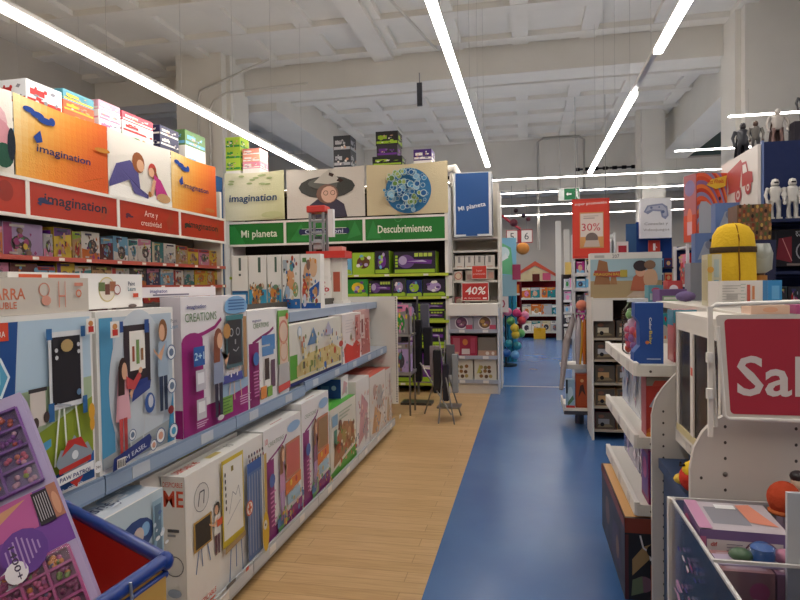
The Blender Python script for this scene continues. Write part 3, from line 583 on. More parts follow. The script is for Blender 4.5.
cre+=easel(.6,.1,.28,.74,'38363a','4c6a70','e3b890',.012)+[('R',.6,.8,.9,.84,'3f7f86'),('R',.89,.3,.95,.82,'b58a5c'),('O',.68,.7,.035,.3,'a8a8ac'),('O',.79,.7,.035,.3,'a8a8ac'),('L',[(.7,.56),(.75,.54),(.8,.57)],.01,'a8a8ac'),('R',.73,.6,.75,.64,'a8a8ac'),
 ('P',[(.52,.3),(.86,.3),(.84,.37),(.54,.36)],'4a4f9c'),('C',.6,.375,.018,'e6e2ea'),('C',.7,.375,.018,'e6e2ea'),('R',.64,.34,.66,.4,'e6e2ea'),('R',.74,.34,.76,.4,'e6e2ea'),('R',.48,.06,.66,.2,'7fae4a')]
cre+=lines(.5,.18,.14,5,.025,'4f7f34')+kid(.43,.07,.68,'8a4a30','8f9ab6','3b3346',.9,True,1.1)+[('E',.44,.06,.05,.02,'d8cfd6'),('C',.56,.72,.06,'c08a48')]
cre+=[('R',.07,.5,.22,.64,'2a5fae'),('T','2+1',.145,.545,.055,'bfe0f4',{'bold':1,'w':.13}),('R',.09,.32,.22,.47,'c8c4ce'),('R',.11,.37,.2,.45,'e9e9ee'),('R',.09,.11,.22,.26,'c8c4ce'),('R',.11,.16,.2,.24,'e9e9ee')]+lines(.74,.16,.2,4,.02,'d9a8cc')+lines(.07,.09,.16,3,.015,'d9a8cc')
gbox('easel_box','tall magenta and white craft box with child drawing on a blackboard',2.435,3.075,MZ-.02,.63,GM-.004,.1,'dcd6df',cre,Lf=[('R',0,0,1,.2,'a3237c'),('R',.35,.45,.6,.85,'8fa0b8')])
cr2=[('R',0,0,1,1,'e6e3e2'),('R',.02,0,.24,.66,'8c2266'),('L',[(.1,.66),(.3,.71),(.5,.75),(.6,.79)],.03,'8c2266'),('T','CREATIONS',.3,.81,.055,'5c8450',{'w':.36}),('T','imagination',.2,.88,.026,'3b3f8a',{'w':.2,'bold':1}),
 ('R',.5,.55,.62,.7,'4f86c4'),('R',.3,.62,.62,.72,'4f86c4'),('R',.3,.5,.58,.6,'5a8fca'),('R',.34,.16,.48,.48,'efe9e4'),('R',.35,.24,.46,.47,'4a3a34'),('R',.5,.14,.6,.44,'6a4a5c'),('R',.24,.05,.38,.18,'e08840'),('R',.4,.05,.52,.16,'7fae4a'),
 ('R',.68,.36,.98,.97,'6fae4a'),('R',.72,.3,.95,.9,'dcbfa8'),('O',.83,.72,.14,.2,'d07a68'),('O',.83,.5,.12,.2,'d8a080'),('P',[(.66,.1),(.98,.1),(.94,.36),(.7,.36)],'b9b4b2'),('P',[(.66,.04),(.98,.06),(.98,.14),(.66,.12)],'d85048'),('C',.92,.9,.04,'e2603c')]
cr2+=[('C',.13,.5,.07,'3f6fb4')]+lines(.06,.36,.14,8,.035,'d07ab0',.014)
gbox('craft_easel_box','narrow white craft box with green and orange frame, behind the magenta one',3.085,3.66,MZ-.02,.54,GM-.004,.1,'e6e3df',cr2)
wt=[('R',0,0,1,1,'d8d4c8'),('R',0,.1,.12,.5,'58a632'),('R',0,.0,1,.06,'28306c'),('R',0,.06,1,.1,'e3d9b0'),('C',.16,.86,.1,'9fb6cc'),('C',.16,.86,.08,'d8dfe4'),('P',[(.1,.12),(.98,.12),(.98,.36),(.8,.5),(.3,.46),(.1,.3)],'d9c480'),('P',[(.28,.6),(.4,.9),(.5,.6)],'5f86b4'),('P',[(.6,.7),(.7,.96),(.8,.7)],'b0aec4')]
rg=random.Random(44)
for i in range(90):
    x,y=rg.uniform(.1,.96),rg.uniform(.14,.8); r=rg.uniform(.02,.06)
    wt.append(('C' if i%2 else 'R',*((x,y,r*.7) if i%2 else (x-r*.25,y-r,x+r*.25,min(y+r,.95))),rg.choice(['c9a24a','e0c060','7d8f5a','4f7aa8','b5562e','e8ddb0','6a5a44','8aa4b8','8c9a4a'])))
wt+=[('C',.66,.42,.07,'d8502a'),('C',.45,.22,.06,'3a6fc0'),('E',.8,.5,.05,.06,'c83a2c')]
gbox('railway_set_box','wide picture box of a wooden village playset under the top shelf',3.685,4.78,MZ,.40,GM-.006,.07,'e0dcd0',wt)
rd=[('R',0,0,1,1,'e2d6d0'),('P',[(.1,0),(.9,0),(.95,.3),(.7,.42),(.5,.3),(.2,.4),(.05,.3)],'dd3a26'),('C',.42,.5,.1,'d9cdb8'),('C',.42,.5,.06,'8a7a5a'),('R',.65,.4,.95,.95,'cf8c84'),('R',.7,.5,.8,.9,'b8584c')]+lines(.12,.86,.4,5,.06,'b9b0b4')
gbox('playset_box','white and bright red playset box on the gondola middle shelf',4.83,5.4,MZ,.41,GM-.006,.12,'e2d8d2',fine(rd,5,['c8503c','e8a08c','8a3a34','d8c8bc','e87a5c'],40,x0=.4))
r2=[('R',0,0,1,1,'c9958c'),('R',.1,.3,.5,.9,'d8c0b8'),('R',.55,.2,.9,.8,'b0564c'),('P',[(0,0),(1,0),(1,.3),(0,.4)],'b8665c'),('R',.2,.5,.35,.8,'8c3a34')]
gbox('playset_box','dusty pink playset box at the far end of the gondola middle shelf',5.42,5.8,MZ,.42,GM-.03,.12,'c9a098',fine(r2,6,['c8503c','e8b0a0','8a3a34','d8c8bc'],40))
# ---- flat boxes lying on top of the middle row
pz=[('R',0,0,1,1,'cdc4b6'),('T','PIZARRA',.46,.42,.3,'dd7a58',{'w':.26,'bold':1}),('T','DOUBLE',.46,.18,.18,'dd7a58',{'w':.16,'bold':1}),('O',.7,.66,.2,.16,'dc8a70'),('E',.71,.36,.03,.14,'dc9a84'),('L',[(.79,.15),(.79,.9)],.03,'dc8a70'),('L',[(.83,.15),(.83,.9)],.03,'dc8a70'),('R',.79,.45,.83,.5,'dc8a70'),('O',.92,.54,.12,.4,'dc7a58'),('R',.89,.76,.95,.86,'dc8a70'),('E',.2,.45,.04,.2,'dc8a70')]
gbox('flat_easel_box','beige cardboard box with orange outline print lying on the meadow easel box',1.2,1.872,1.4765,.115,GM-.012,.082,'cfc6b8',pz)
wf=[('R',.02,.02,.98,.98,'e9e6e0'),('R',.06,.76,.2,.95,'d8532c'),('R',.24,.76,.46,.95,'d8532c'),('P',[(.48,.98),(.98,.98),(.98,.02),(.5,.02)],'efece6'),('C',.67,.55,.36,'dcc98a'),('C',.67,.55,.32,'e6dccb'),('R',.6,.5,.65,.75,'6a7a4a'),('R',.65,.4,.69,.7,'7a4a3c'),('R',.69,.5,.74,.78,'a86a4a'),('C',.75,.54,.14,'e9e4e0'),('O',.75,.54,.15,.2,'b0504a'),
 ('T','Paint',.88,.66,.12,'3d4a5c',{'bold':1}),('T','Learn',.88,.5,.12,'3d6f7c',{'bold':1}),('R',.89,.3,.94,.42,'e0553a'),('E',.88,.04,.04,.06,'6a5a54')]
gbox('flat_easel_box','long white box with orange tab and round picture, lying behind the beige one',1.62,2.3,1.4765,.135,GM-.096,.16,'edeae4',wf)
gbox('flat_craft_box','thin white craft box lying across the tops behind the boy easel box',2.31,2.96,1.52,.045,GM-.12,.3,'e6e1e2',[('T','imagination',.22,.45,.35,'3b3f8a',{'w':.2,'bold':1}),('R',.15,.15,.6,.3,'7a7488')],T=[('P',[(.1,.2),(.7,.1),(.8,.7),(.3,.8)],'e6b8cc')])
for o in (bpy.data.objects['flat_craft_box'],): o.location.z=1.512
pbox('white_carton','plain white carton standing behind the tall magenta craft box','carton',.5,.14,.6,(GM-.28,2.72,.8805),PI/2,'e0dce0')
# ---- bottom row
BZ=.1005
def crb(pal,girl,fr):
    s=[('R',0,0,1,1,'e4e1e2'),('R',.03,0,.24,.72,'8e2a78'),('L',[(.1,.72),(.3,.76),(.5,.81),(.58,.86)],.02,'8e2a78'),('T','CREATIONS',.3,.84,.04,'8fa08c',{'w':.4}),('P',[(0,0),(1,0),(1,.17),(0,.1)],'8e2a78'),('E',.78,.9,.19,.05,'8fb4dc')]
    s+=easel(.52,.18,.42,.6,fr,'c07a5c','d09a84',.012)+[('P',[(.5,.3),(.95,.34),(.95,.44),(.5,.42)],'e07a3a'),('R',.55,.2,.92,.3,'9fc4dc'),('E',.65,.39,.03,.03,'e8c040'),('E',.8,.39,.03,.03,'c84040'),('P',[(.28,.02),(.5,.06),(.5,.2),(.3,.18)],'6fae6a'),('R',.26,.08,.44,.16,'4f7fb4')]
    s+=kid(.4,.12,.68,'8a5a40',girl,'b48ac0',.8,True,1)+[('C',.13,.55,.06,'3f5fae')]+lines(.07,.44,.13,8,.04,'d07ab0',.016)
    return s
ds=[('R',0,0,1,1,'b9cdd8'),('R',0,.06,.8,.86,'c9c2ae'),('E',.68,.8,.2,.1,'2f4a86'),('E',.58,.76,.07,.06,'1c2b52'),('E',.78,.82,.05,.04,'7fb0dc'),('E',.7,.8,.06,.05,'c8b8b0'),('R',.1,.1,.8,.6,'d2cabc'),('R',.86,.05,.98,.95,'8fb0c4'),('R',.88,.55,.96,.92,'5f7f98'),('R',.5,.66,.56,.7,'d83a2c')]
dt=[('P',[(.02,.05),(.98,.05),(.98,.95),(.02,.95)],'cfd8e2'),('E',.8,.7,.22,.3,'9fb9d4'),('E',.2,.3,.2,.2,'a9bfd6'),('T','Disney',.5,.38,.4,'4a5c88',{'w':.4,'skew':.25}),('R',.62,.45,.8,.75,'e9eef2')]
gbox('board_game_box','pale blue box with icy picture lying at the bottom shelf beside the blue-rimmed bin',1.62,2.16,BZ,.66,-1.432,.16,'e6e4e0',fine(ds,9,['7fa8c8','c8d8e4','4a6a9c','dfe8ee'],40,x0=.8,x1=.99,y0=.05,y1=.95,r=.03),T=fine(dt,10,['b8cce0','dfe8f0','9fb4d0'],26,r=.05))
dm=[('R',0,0,1,1,'e8e5df'),('R',0,0,.36,1,'e6e2da'),('C',.17,.8,.1,'d9d6d0'),('O',.17,.8,.1,.06,'8a8a8c'),('L',[(.13,.75),(.15,.84),(.2,.84),(.19,.75)],.01,'55555a')]
dm+=easel(.07,.3,.2,.36,'2a2624','b89040','3a6aa8',.01)+kid(.33,.32,.38,'2a2422','dfdcd6','6a4650',.8,False,-1.3)+[('R',.32,.52,.4,.57,'e05a3a')]
dm+=[('R',.385,.32,.675,.97,'d8bc2e'),('R',.4,.37,.66,.94,'e9e7df'),('L',[(.47,.55),(.52,.7),(.56,.66),(.6,.72),(.62,.62)],.006,'8a8a90'),('L',[(.44,.48),(.62,.6)],.006,'a0a0a4'),('R',.5,.86,.53,.9,'8a7a30')]+[('E',.42,.86-i*.05,.008,.018,'2a2624') for i in range(6)]
dm+=[('L',[(.44,.05),(.47,.33)],.014,'3a6aa8'),('L',[(.62,.05),(.6,.33)],.014,'3a6aa8'),('L',[(.53,.12),(.53,.33)],.014,'3a6aa8'),('P',[(.39,.28),(.67,.3),(.67,.34),(.39,.33)],'a88a5a')]
dm+=[('R',.7,.06,.92,.8,'5a78ae'),('R',.7,.76,.92,.84,'3a63ae')]+[('R',.72+.04*i,.1,.735+.04*i,.74,'93a0bc') for i in range(5)]+[('E',.72+.04*(i%6),.9 if i<6 else .86,.012,.015,['6a3a2a','2a2a2a','3a3a6a','8a2a3a'][i%4]) for i in range(12)]+[('R',.93,.3,.97,.85,'c9a24a')]
dm+=[('C',.69,.5,.055,'f0ece6'),('O',.69,.5,.06,.18,'d8603a'),('R',.68,.46,.7,.54,'d8603a'),('R',.665,.49,.715,.51,'d8603a'),('E',.93,.2,.055,.17,'e0b42a'),('E',.92,.26,.03,.04,'d8d4cc'),('C',.92,.26,.012,'4a3a2a'),('T','DESPICABLE',.12,.12,.035,'dd4a2c',{'w':.2,'bold':1}),('T','ME',.12,.03,.075,'dd4a2c',{'w':.18,'bold':1}),('R',.34,.05,.46,.08,'5a5a5e'),('R',.6,.04,.64,.07,'c84a3a'),('T','10',.95,.92,.05,'d84a3a',{'bold':1})]
dl=[('R',0,0,1,1,'dedbd5'),('T','ME',.52,.8,.11,'dd4a2c',{'w':.85,'bold':1}),('T','DESPICABLE',.5,.93,.035,'dd4a2c',{'w':.85}),('C',.5,.4,.06,'d2cfc9'),('O',.5,.4,.07,.1,'77777a'),('R',.25,.63,.75,.65,'55555a'),('R',.25,.6,.6,.615,'8a8a8c'),('E',.5,.22,.3,.03,'9aa6b8')]
dtp=[('T','DESPICABLE ME',.16,.45,.34,'dd4a2c',{'w':.24,'bold':1}),('T','10',.66,.35,.4,'44444a',{}),('R',.36,.3,.5,.6,'c9b468')]
gbox('easel_set_box','white box with yellow-framed easel and colouring pencils at the bottom shelf',2.33,3.1,BZ,.645,-1.44,.11,'e6e3dd',dm,Lf=dl,T=dtp)
gbox('easel_set_box','white box with a yellow stripe on top, directly behind the yellow-framed easel box',2.2,3.05,BZ,.665,-1.56,.12,'e3e0da',[('R',.4,.3,.8,.95,'d8bc2e')],Lf=dl,T=[('R',.35,.1,.7,.35,'d8cf3a'),('T','10',.9,.35,.4,'d84a3a',{'bold':1})])
gbox('easel_set_box','flat white box with red numerals standing against the gondola back',2.36,3.06,BZ,.685,-1.7,.12,'e0dcd6',[('R',.1,.1,.9,.9,'d0ccc6')],T=[('T','10',.85,.3,.5,'d84a3a',{'bold':1}),('R',.3,.4,.6,.5,'55555a')])
gbox('drawing_set_box','white and purple craft box with girl and red frame on the bottom shelf',3.12,3.68,BZ,.65,-1.44,.3,'e4e2df',crb(0,'c890b8','c8605a')+fine([],7,['e8c040','c84040','5f9a5a','4f7fb4','d8a078','a04a80'],30,x0=.28,x1=.95,y0=.03,y1=.32,r=.035),Lf=[('R',.1,.5,.9,.95,'dcd9dc')],T=[('R',.3,.1,.6,.12,'c0503c'),('R',.1,.45,.9,.46,'b8b4b2')])
gbox('drawing_set_box','white and purple craft box with brown board, second on the bottom shelf',3.7,4.24,BZ,.69,-1.44,.28,'e4e2df',crb(0,'8a5a78','9a7650')+fine([],8,['e8c040','c84040','5f9a5a','4f7fb4','d8a078','a04a80'],30,x0=.28,x1=.95,y0=.03,y1=.32,r=.035),Lf=[('R',.1,.5,.9,.95,'dcd9dc')],T=[('R',.3,.1,.6,.12,'c0503c')])
gr=[('R',0,0,1,1,'dcd8cc'),('P',[(.1,.15),(.95,.3),(.9,.6),(.5,.72),(.15,.5)],'b07a50'),('P',[(0,0),(1,0),(1,.24),(0,.1)],'5fa838'),('E',.3,.4,.08,.1,'c85a3c'),('E',.5,.5,.1,.1,'a89050'),('E',.7,.48,.08,.1,'c89468'),('E',.35,.7,.06,.09,'7a4a34'),('R',.12,.45,.22,.68,'4f8f7a'),('R',.05,.74,.25,.9,'7fa8c8')]+lines(.3,.88,.5,3,.05,'a8b49c',.02)
gbox('garden_set_box','box with bright green top and brown sandpit picture on the bottom shelf',4.27,4.95,BZ,.53,-1.44,.3,'dedad0',fine(gr,4,['8a5a3c','c89468','5f8a3c','d8c8a0','c85a3c','6a7a8a','e8d8c0'],60,y0=.14,y1=.74),top='4fae3a',T=[('P',[(.1,.1),(.5,.3),(.4,.8)],'6fc44a'),('P',[(.6,.2),(.9,.3),(.7,.8)],'3a8a2c')])
bw=[('R',0,0,1,1,'e0dcd8'),('P',[(.1,.1),(.6,.2),(.9,.6),(.4,.8)],'cf9aa0'),('E',.7,.3,.15,.2,'b8a4a8')]
pk=[('R',0,0,1,1,'dcd4cc'),('P',[(.1,.1),(.5,.05),(.7,.3),(.3,.5)],'d8a878'),('E',.6,.6,.2,.2,'b8b4b0'),('E',.3,.75,.12,.1,'c8a8a0')]
gbox('doll_set_box','off-white box with a pink swirl below the gondola shelf, right of the green one',4.97,5.4,BZ,.63,-1.44,.3,'ded8d2',fine(bw,1,['cf9aa0','b8a4a8','8a6a7a','e8c8b0','7a8a9c','c8707c'],46))
pbox('small_game_box','small royal blue box with white top lying on the green-topped box','toy box',.2,.2,.17,(-1.6,4.84,.6315),PI/2,'e0dcd8',{'L':[('R',.0,.0,1,.92,'2a4f9e'),('C',.7,.5,.12,'a9bcdc'),('R',.15,.3,.5,.6,'4a6fb4')],'F':bw,'T':[('R',.1,.1,.9,.9,'dfc0c0')]})
gbox('doll_set_box','tall off-white box with a coral red top, next to the perforated end panel',5.42,6.05,BZ,.6,-1.44,.32,'dcd4ca',fine(pk,2,['d8a878','b8b4b0','8a7060','c87a60','7a8aa0','e0c0a8'],56),top='d8604e',T=[('P',[(.2,.2),(.8,.3),(.5,.8)],'e88a78')])
gbox('doll_set_box','pale patterned box standing last on the bottom shelf at the end panel',6.07,6.32,BZ,.58,-1.44,.3,'d8d2ca',fine(pk[:2]+[('E',.4,.3,.2,.2,'c8b08c'),('R',.6,.5,.8,.9,'b8a8a4')],3,['c8906c','9aa0a8','8a7060','c87a60'],40),top='d8705e')
# ---- on top of the gondola: shelf board top = 1.372
CZ=1.3725
sp=[('R',0,0,1,.3,'2f7fb8'),('R',0,.3,1,.34,'2a5a8c'),('R',.45,.72,.6,.96,'5a6a62'),('R',.45,.62,.58,.66,'4a5a52')]
sp2=[('R',0,0,1,.36,'3a9fc4'),('E',.45,.3,.26,.12,'e0913a'),('E',.4,.12,.25,.08,'b87a48'),('E',.6,.4,.2,.05,'6a8a6a'),('L',[(.15,.4),(.3,.5)],.02,'6a6a62'),('R',.55,.68,.7,.96,'4f6a5c')]
mk=[('R',0,0,1,.18,'2468b0'),('P',[(0,.18),(.3,.55),(.2,.2)],'6a8f9c'),('R',.25,.3,.42,.7,'c89468'),('E',.5,.55,.2,.2,'e0a070'),('E',.55,.78,.12,.1,'4f9aa0'),('E',.6,.93,.07,.05,'b04a34'),('E',.75,.35,.16,.14,'88a870'),('E',.3,.3,.14,.12,'9fb4cc'),('R',.06,.7,.3,.9,'a8b4bc')]
mk2=[('R',0,0,1,.1,'2458a8'),('P',[(.4,.35),(.95,.5),(.9,.25),(.5,.1)],'2a5fb4'),('E',.3,.55,.18,.28,'d8a478'),('E',.65,.75,.2,.18,'e0b890'),('E',.2,.3,.14,.2,'c84a34'),('E',.18,.15,.1,.12,'d0ccd8'),('E',.75,.3,.1,.1,'c8905c'),('E',.4,.8,.1,.1,'8a6a5c'),('R',.1,.85,.3,.93,'5f8a4a')]
xs=[(-2.37,.145,sp),(-2.22,.16,sp2),(-2.055,.125,sp2),(-1.925,.155,mk),(-1.765,.17,mk2)]
nm=['leftmost white playset box with a plain blue foot, on the gondola top','second white playset box with blue and orange island foot on the gondola top','third white playset box with island picture, left of the two crowded ones','white playset box with small colourful figures, fourth on the gondola top','rightmost playset box with blue shapes and figures on the gondola top']
def crowd(a,k,y1):
    q=random.Random(k); return a+[('E',q.uniform(.12,.88),q.uniform(.08,y1),q.uniform(.02,.07),q.uniform(.015,.045),q.choice(['e0913a','c8a078','4f9aa0','b04a34','6a8a6a','e8d8b8','3a6fb4','8a5a44','d8c4a0','5a4a4a'])) for _ in range(34)]
xs=[(x,w_,a if k==0 else crowd(a,k,.45 if k<3 else .9)) for k,(x,w_,a) in enumerate(xs)]
for (x,w_,a),n_ in zip(xs,nm): pbox('playset_box',n_,'toy box',w_-.006,.1,.44,(x+w_/2-.035,4.72,CZ),0,'e6e2da',{'F':a},'island playset boxes on the gondola top')
bpy.context.view_layer.update()
# coin-push style playset with red roofs
ps=empty('tower_playset',(-1.985,6.0,CZ)); tag(ps,'white playset with red roof and grey lattice tower on the gondola top','toy')
g=G(); g.box(-.17,.17,-.13,.13,0,.03,'dcd8d0'); g.box(-.11,.04,-.14,-.02,.03,.46,'ebe6dc'); g.box(.04,.15,-.1,.1,.03,.46,'d9d4c8'); g.box(.06,.13,-.104,-.1,.12,.32,'b8543a'); g.box(-.17,-.11,-.1,.1,.03,.2,'d8d4cc'); g.box(-.17,-.13,-.11,.1,.26,.4,'4a6a62')
g.art(((-.11,-.14,.03),(.15,0,0),(0,0,.43),(0,-1,0)),[('T','Boogle',.62,.16,.32,'c8444a',{'rot':PI/2,'w':.62,'bold':1}),('L',[(.4,.06),(.4,.95)],.006,'c8444a')]); g.build('base_house','plastic',ps)
g=G(); g.prism([(-.2,-.17),(.2,-.15),(.2,.1),(-.2,.14)],'z',.46,.53,'d8342c'); g.box(.0,.14,-.05,.1,.53,.58,'d88a80'); g.build('red_roof','plastic',ps)
g=G()
for x in (-.19,-.05):
    for y in (-.06,.06): g.box(x-.012,x+.012,y-.012,y+.012,.53,.93,'8e9398')
for z in (.62,.72,.84): g.box(-.2,-.04,-.072,-.05,z,z+.018,'9ea3a8'); g.box(-.2,-.04,.05,.072,z,z+.018,'9ea3a8')
g.box(-.16,-.08,-.05,.04,.56,.66,'a9adb0'); g.box(-.15,-.09,-.04,.03,.66,.69,'3f4448'); g.box(.0,.055,-.06,.0,.68,.96,'e2dcdc'); g.build('lattice_tower','plastic',ps)
G().box(-.22,-.02,-.09,.09,.93,1.0,'d8342c',bev=.01).build('tower_cap','plastic',ps)
# ================================================================ dump bin and bead kit, near left
P0,P1,P2,P3=(-1.16,1.33),(-.728,1.10),(-.755,.62),(-1.3,.72)
bin_=empty('dump_bin',(-1,.95,.012)); tag(bin_,'dump bin with red inside, blue rim and yellow side card at the near left','display bin')
def off(p): return (p[0]+1,p[1]-.95)
q=[off(P3),off(P2),off(P1),off(P0)]
def shrink(pts,f): 
    cx=sum(p[0] for p in pts)/4; cy=sum(p[1] for p in pts)/4; return [(cx+(p[0]-cx)*f,cy+(p[1]-cy)*f) for p in pts]
g=G(); qi=shrink(q,.965); qb=shrink(q,.9)
n=4
for i in range(4):
    a,b=q[i],q[(i+1)%4]; ai,bi=qi[i],qi[(i+1)%4]; ab,bb=qb[i],qb[(i+1)%4]
    g.face([(*ab,.0),(*bb,.0),(*b,.985),(*a,.985)],'d8a13a'); g.face([(*ai,.985),(*bi,.985),(*shrink(qb,.97)[(i+1)%4],.78),(*shrink(qb,.97)[i],.78)],'c4241a'); g.face([(*a,.985),(*b,.985),(*bi,.985),(*ai,.985)],'c4241a')
g.face([(*p,.78) for p in shrink(qb,.97)],'b8aea0'); g.build('bin_body','card',bin_)
g=G()
for i in range(4):
    a,b=Vector((*q[i],.988)),Vector((*q[(i+1)%4],.988)); g.tube([a,b],.014,'1b3c90',8); g.tube([a-Vector((0,0,.03)),b-Vector((0,0,.03))],.008,'1b3c90',8)
for p in q: g.ell((*p,.985),(.018,.018,.02),'1b3c90',10,6)
g.build('bin_rim','plastic',bin_)
g=G(); a=Vector(off(P2)); b=Vector(off(P1)); u=(b-a).normalized(); nn=Vector((u.y,-u.x)); e=.0
for k,t in enumerate((.12,.3)): 
    p=b-u*t; G().tube([(p.x+nn.x*.015,p.y+nn.y*.015,1.0),(p.x+nn.x*.02,p.y+nn.y*.02,.94)],.003,'c9ccd0',6).build('rim_clip','metal',bin_)
g=G(); pa=a+nn*.004; g.art(((a.x+nn.x*.008,a.y+nn.y*.008,.86),((b-a).x,(b-a).y,0),(0,0,.1),(nn.x,nn.y,0)),[('R',.0,.0,.98,1,'d8a54a'),('T','JUGUETTOS',.72,.38,.3,'4a3418',{'w':.4})]); g.build('side_card','card',bin_)
# things lying in the bin
g=G(); g.box(-.12,.12,-.1,.1,0,.07,'c9bda6'); tag(g.build('beige_carton','card',None,(-.89,.99,.785),.2),'small beige carton lying at the bottom of the red dump bin','carton')
W_,H_,D_=.34,.48,.05
kx,ky,kz=Vector((.7076,.6187,.3413)),Vector((-.3667,.7344,-.5711)),Vector((-.604,.279,.7465))
M=Matrix((kx,ky,kz)).transposed().to_4x4(); M.translation=Vector((-.8727,.8409,.9224))
kit=bpy.data.objects.new('bead_kit',None); COLL.objects.link(kit); kit.matrix_world=M; tag(kit,'large lilac and purple bead craft kit leaning in the dump bin','toy kit')
g=G(); g.box(-W_/2,W_/2,0,D_,0,H_,'a999c4'); g.face([(-W_/2,-.0003,0),(W_/2,-.0003,0),(W_/2,-.0003,H_),(-W_/2,-.0003,H_)],'b3a6cc')
fr=((-W_/2,-.0005,0),(W_,0,0),(0,0,H_),(0,-1,0))
a=[('R',0,.29,1,.545,'7a3fa4'),('P',[(.0,.41),(.86,.40),(.88,.545),(0,.545)],'c75aa0'),('P',[(.2,.41),(.6,.44),(.84,.53),(.5,.5),(.2,.545)],'d99a72'),('P',[(0,.42),(.3,.43),(.55,.5),(.4,.545),(0,.545)],'d59468'),('R',.95,.40,1,.545,'b9775e'),('E',.975,.46,.018,.05,'d99a78'),('R',.87,.395,.95,.535,'2c2430'),
 ('P',[(.0,.24),(.5,.22),(.64,.34),(.5,.39),(0,.36)],'ece6ec'),('E',.765,.325,.115,.085,'7a44a8'),('E',.665,.255,.055,.04,'ece8ee')]
a+=[('R',.88+.012*i,.41,.884+.012*i,.52,'b8b2bc') for i in range(6)]+[('R',.68+.024*i,.27+abs(i-3)*.01,.689+.024*i,.385-abs(i-3)*.01,'b48fd0') for i in range(8)]
a+=[('T','1400+',.668,.29,.022,'4a3a5a',{'rot':-PI/2,'bold':1,'w':.13})]
g.art(fr,a,.0005); g.build('carton','card',kit)
def tray(name,u0,u1,v0,v1,back,wall,beads,nx,ny,seed):
    rg=random.Random(seed); t=G(); x0,x1,z0,z1=-W_/2+u0*W_,-W_/2+u1*W_,v0*H_,v1*H_
    t.box(x0,x1,-.003,-.0006,z0,z1,back)
    for i in range(nx+1): x=x0+(x1-x0)*i/nx; t.box(x-.0025,x+.0025,-.012,-.003,z0,z1,wall)
    for j in range(ny+1): z=z0+(z1-z0)*j/ny; t.box(x0,x1,-.012,-.003,z-.0025,z+.0025,wall)
    for i in range(nx):
        for j in range(ny):
            c=rg.choice(beads)
            for k in range(9):
                x=x0+(x1-x0)*(i+rg.uniform(.2,.8))/nx; z=z0+(z1-z0)*(j+rg.uniform(.2,.8))/ny
                t.ell((x,-.006,z),(.0055,.004,.0055),c if rg.random()<.7 else rg.choice(beads),6,4)
    t.build(name,'plastic',kit)
    f=G(); f.box(x0-.001,x1+.001,-.0145,-.0135,z0-.001,z1+.001,'white'); f.build('clear_window',FILM,kit)
tray('bead_tray',.06,.955,.57,.925,'4f2470','7c3fa0',['c8503c','9fae3c','d85a7a','8a3a9c','e0785a','6a2f80','d8a0b4','7a2f90','b04a9c'],5,4,3)
def disc(nm,u,v,ru,rv,c,cm,dy):
    t=G(); t.art(((-W_/2,-dy,0),(W_,0,0),(0,0,H_),(0,-1,0)),[('E',u,v,ru,rv,c)]+cm,.0004); t.build(nm,'card',kit)
disc('round_label',.765,.325,.115,.088,'6a3a9c',[('R',.68+.022*i,.26+abs(i-3)*.012,.688+.022*i,.39-abs(i-3)*.012,'b48fd0') for i in range(8)],.0155)
disc('round_label',.705,.262,.055,.042,'ece8ee',[('T','1400+',.7,.297,.022,'4a3a5a',{'rot':-PI/2,'bold':1,'w':.13})],.017)
tray('bead_tray',.06,.955,.03,.275,'7a2a5c','c04a8c',['a03a70','7f9a48','b8406c','5a5a80','e08a3c','c25080','8a2f60','a8488a'],7,4,4)
# ================================================================ white display column and end bins, centre
tow=empty('display_tower',(-.76,9.25,0)); tag(tow,'tall white shelving tower carrying the blue sign at the end of the green unit','shelving unit')
G().box(-.37,-.33,-.15,.4,0,3.2,'e4ded2').build('side_post','enamel',tow); G().box(.33,.37,-.15,.4,0,2.9,'e4ded2').build('side_post','enamel',tow)
G().box(-.33,.33,.36,.4,0,3.1,'cfc8bb').build('back_panel','matte',tow)
for z in (1.2,1.6,2.05,2.24): G().box(-.33,.33,-.14,.36,z-.03,z,'ded8cc').build('shelf','enamel',tow)
g=G(); g.tube([(-.4,-.1,3.28),(-.3,-.1,3.3),(-.24,-.1,3.18),(-.22,-.1,3.0)],.05,'efe9dd',8); g.build('top_cap','fabric',tow)
def signbox(label,loc,W,H,D,c,cmds,edge='dfe3e6',side='6f7f98',sk=0):
    r=empty('hanging_sign_box',loc); tag(r,label,'sign'); g=G(); g.box(-W/2,W/2,0,D,0,H,edge); g.box(-W/2+.0,W/2,.02,D,0,H,side) if 0 else None
    g.box(W/2,W/2+.004,.03,D,.02,H-.02,side); g.build('sign_case','enamel',r)
    g=G(); g.art(((-W/2+.03,-.001,.03),(W-.07,0,0),(0,0,H-.04),(0,-1,0)),[('R',0,0,1,1,c)]+cmds); g.build('sign_face','card',r); return r
signbox('tall blue sign box with slanted white lettering on the white tower',(-.78,8.95,2.245),.55,.93,.3,'24579c',[('T','Mi planeta',.5,.42,.075,'e6ecf4',{'w':.84,'rot':.16,'bold':1}),('R',.3,-.03,.65,.0,'24579c')])
for i in range(4): pbox('game_box',f'upright off-white game box, {ORD[i]} from the left under the blue sign box','toy box',.135,.3,.3-.01*(i%2),(-1.0+.15*i,9.27,1.775-.0+ .0),0,'d9d0c6',{'F':[('R',.35,.55,.6,.92,'9a948e'),('R',.2,.0,.8,.08,'c8a48c')]}) if 0 else pbox('game_box',f'upright off-white game box, {ORD[i]} from the left under the blue sign box','toy box',.14,.3,.17,(-1.0+.15*i,9.27,2.0505),0,'ddd5ca',{'F':[('R',.35,.4,.6,.92,'9a948e'),('R',.2,.0,.8,.1,'c8a48c')]},None)
for o in [o for o in bpy.data.objects if o.name.startswith('game_box')]: o.location.z=1.8
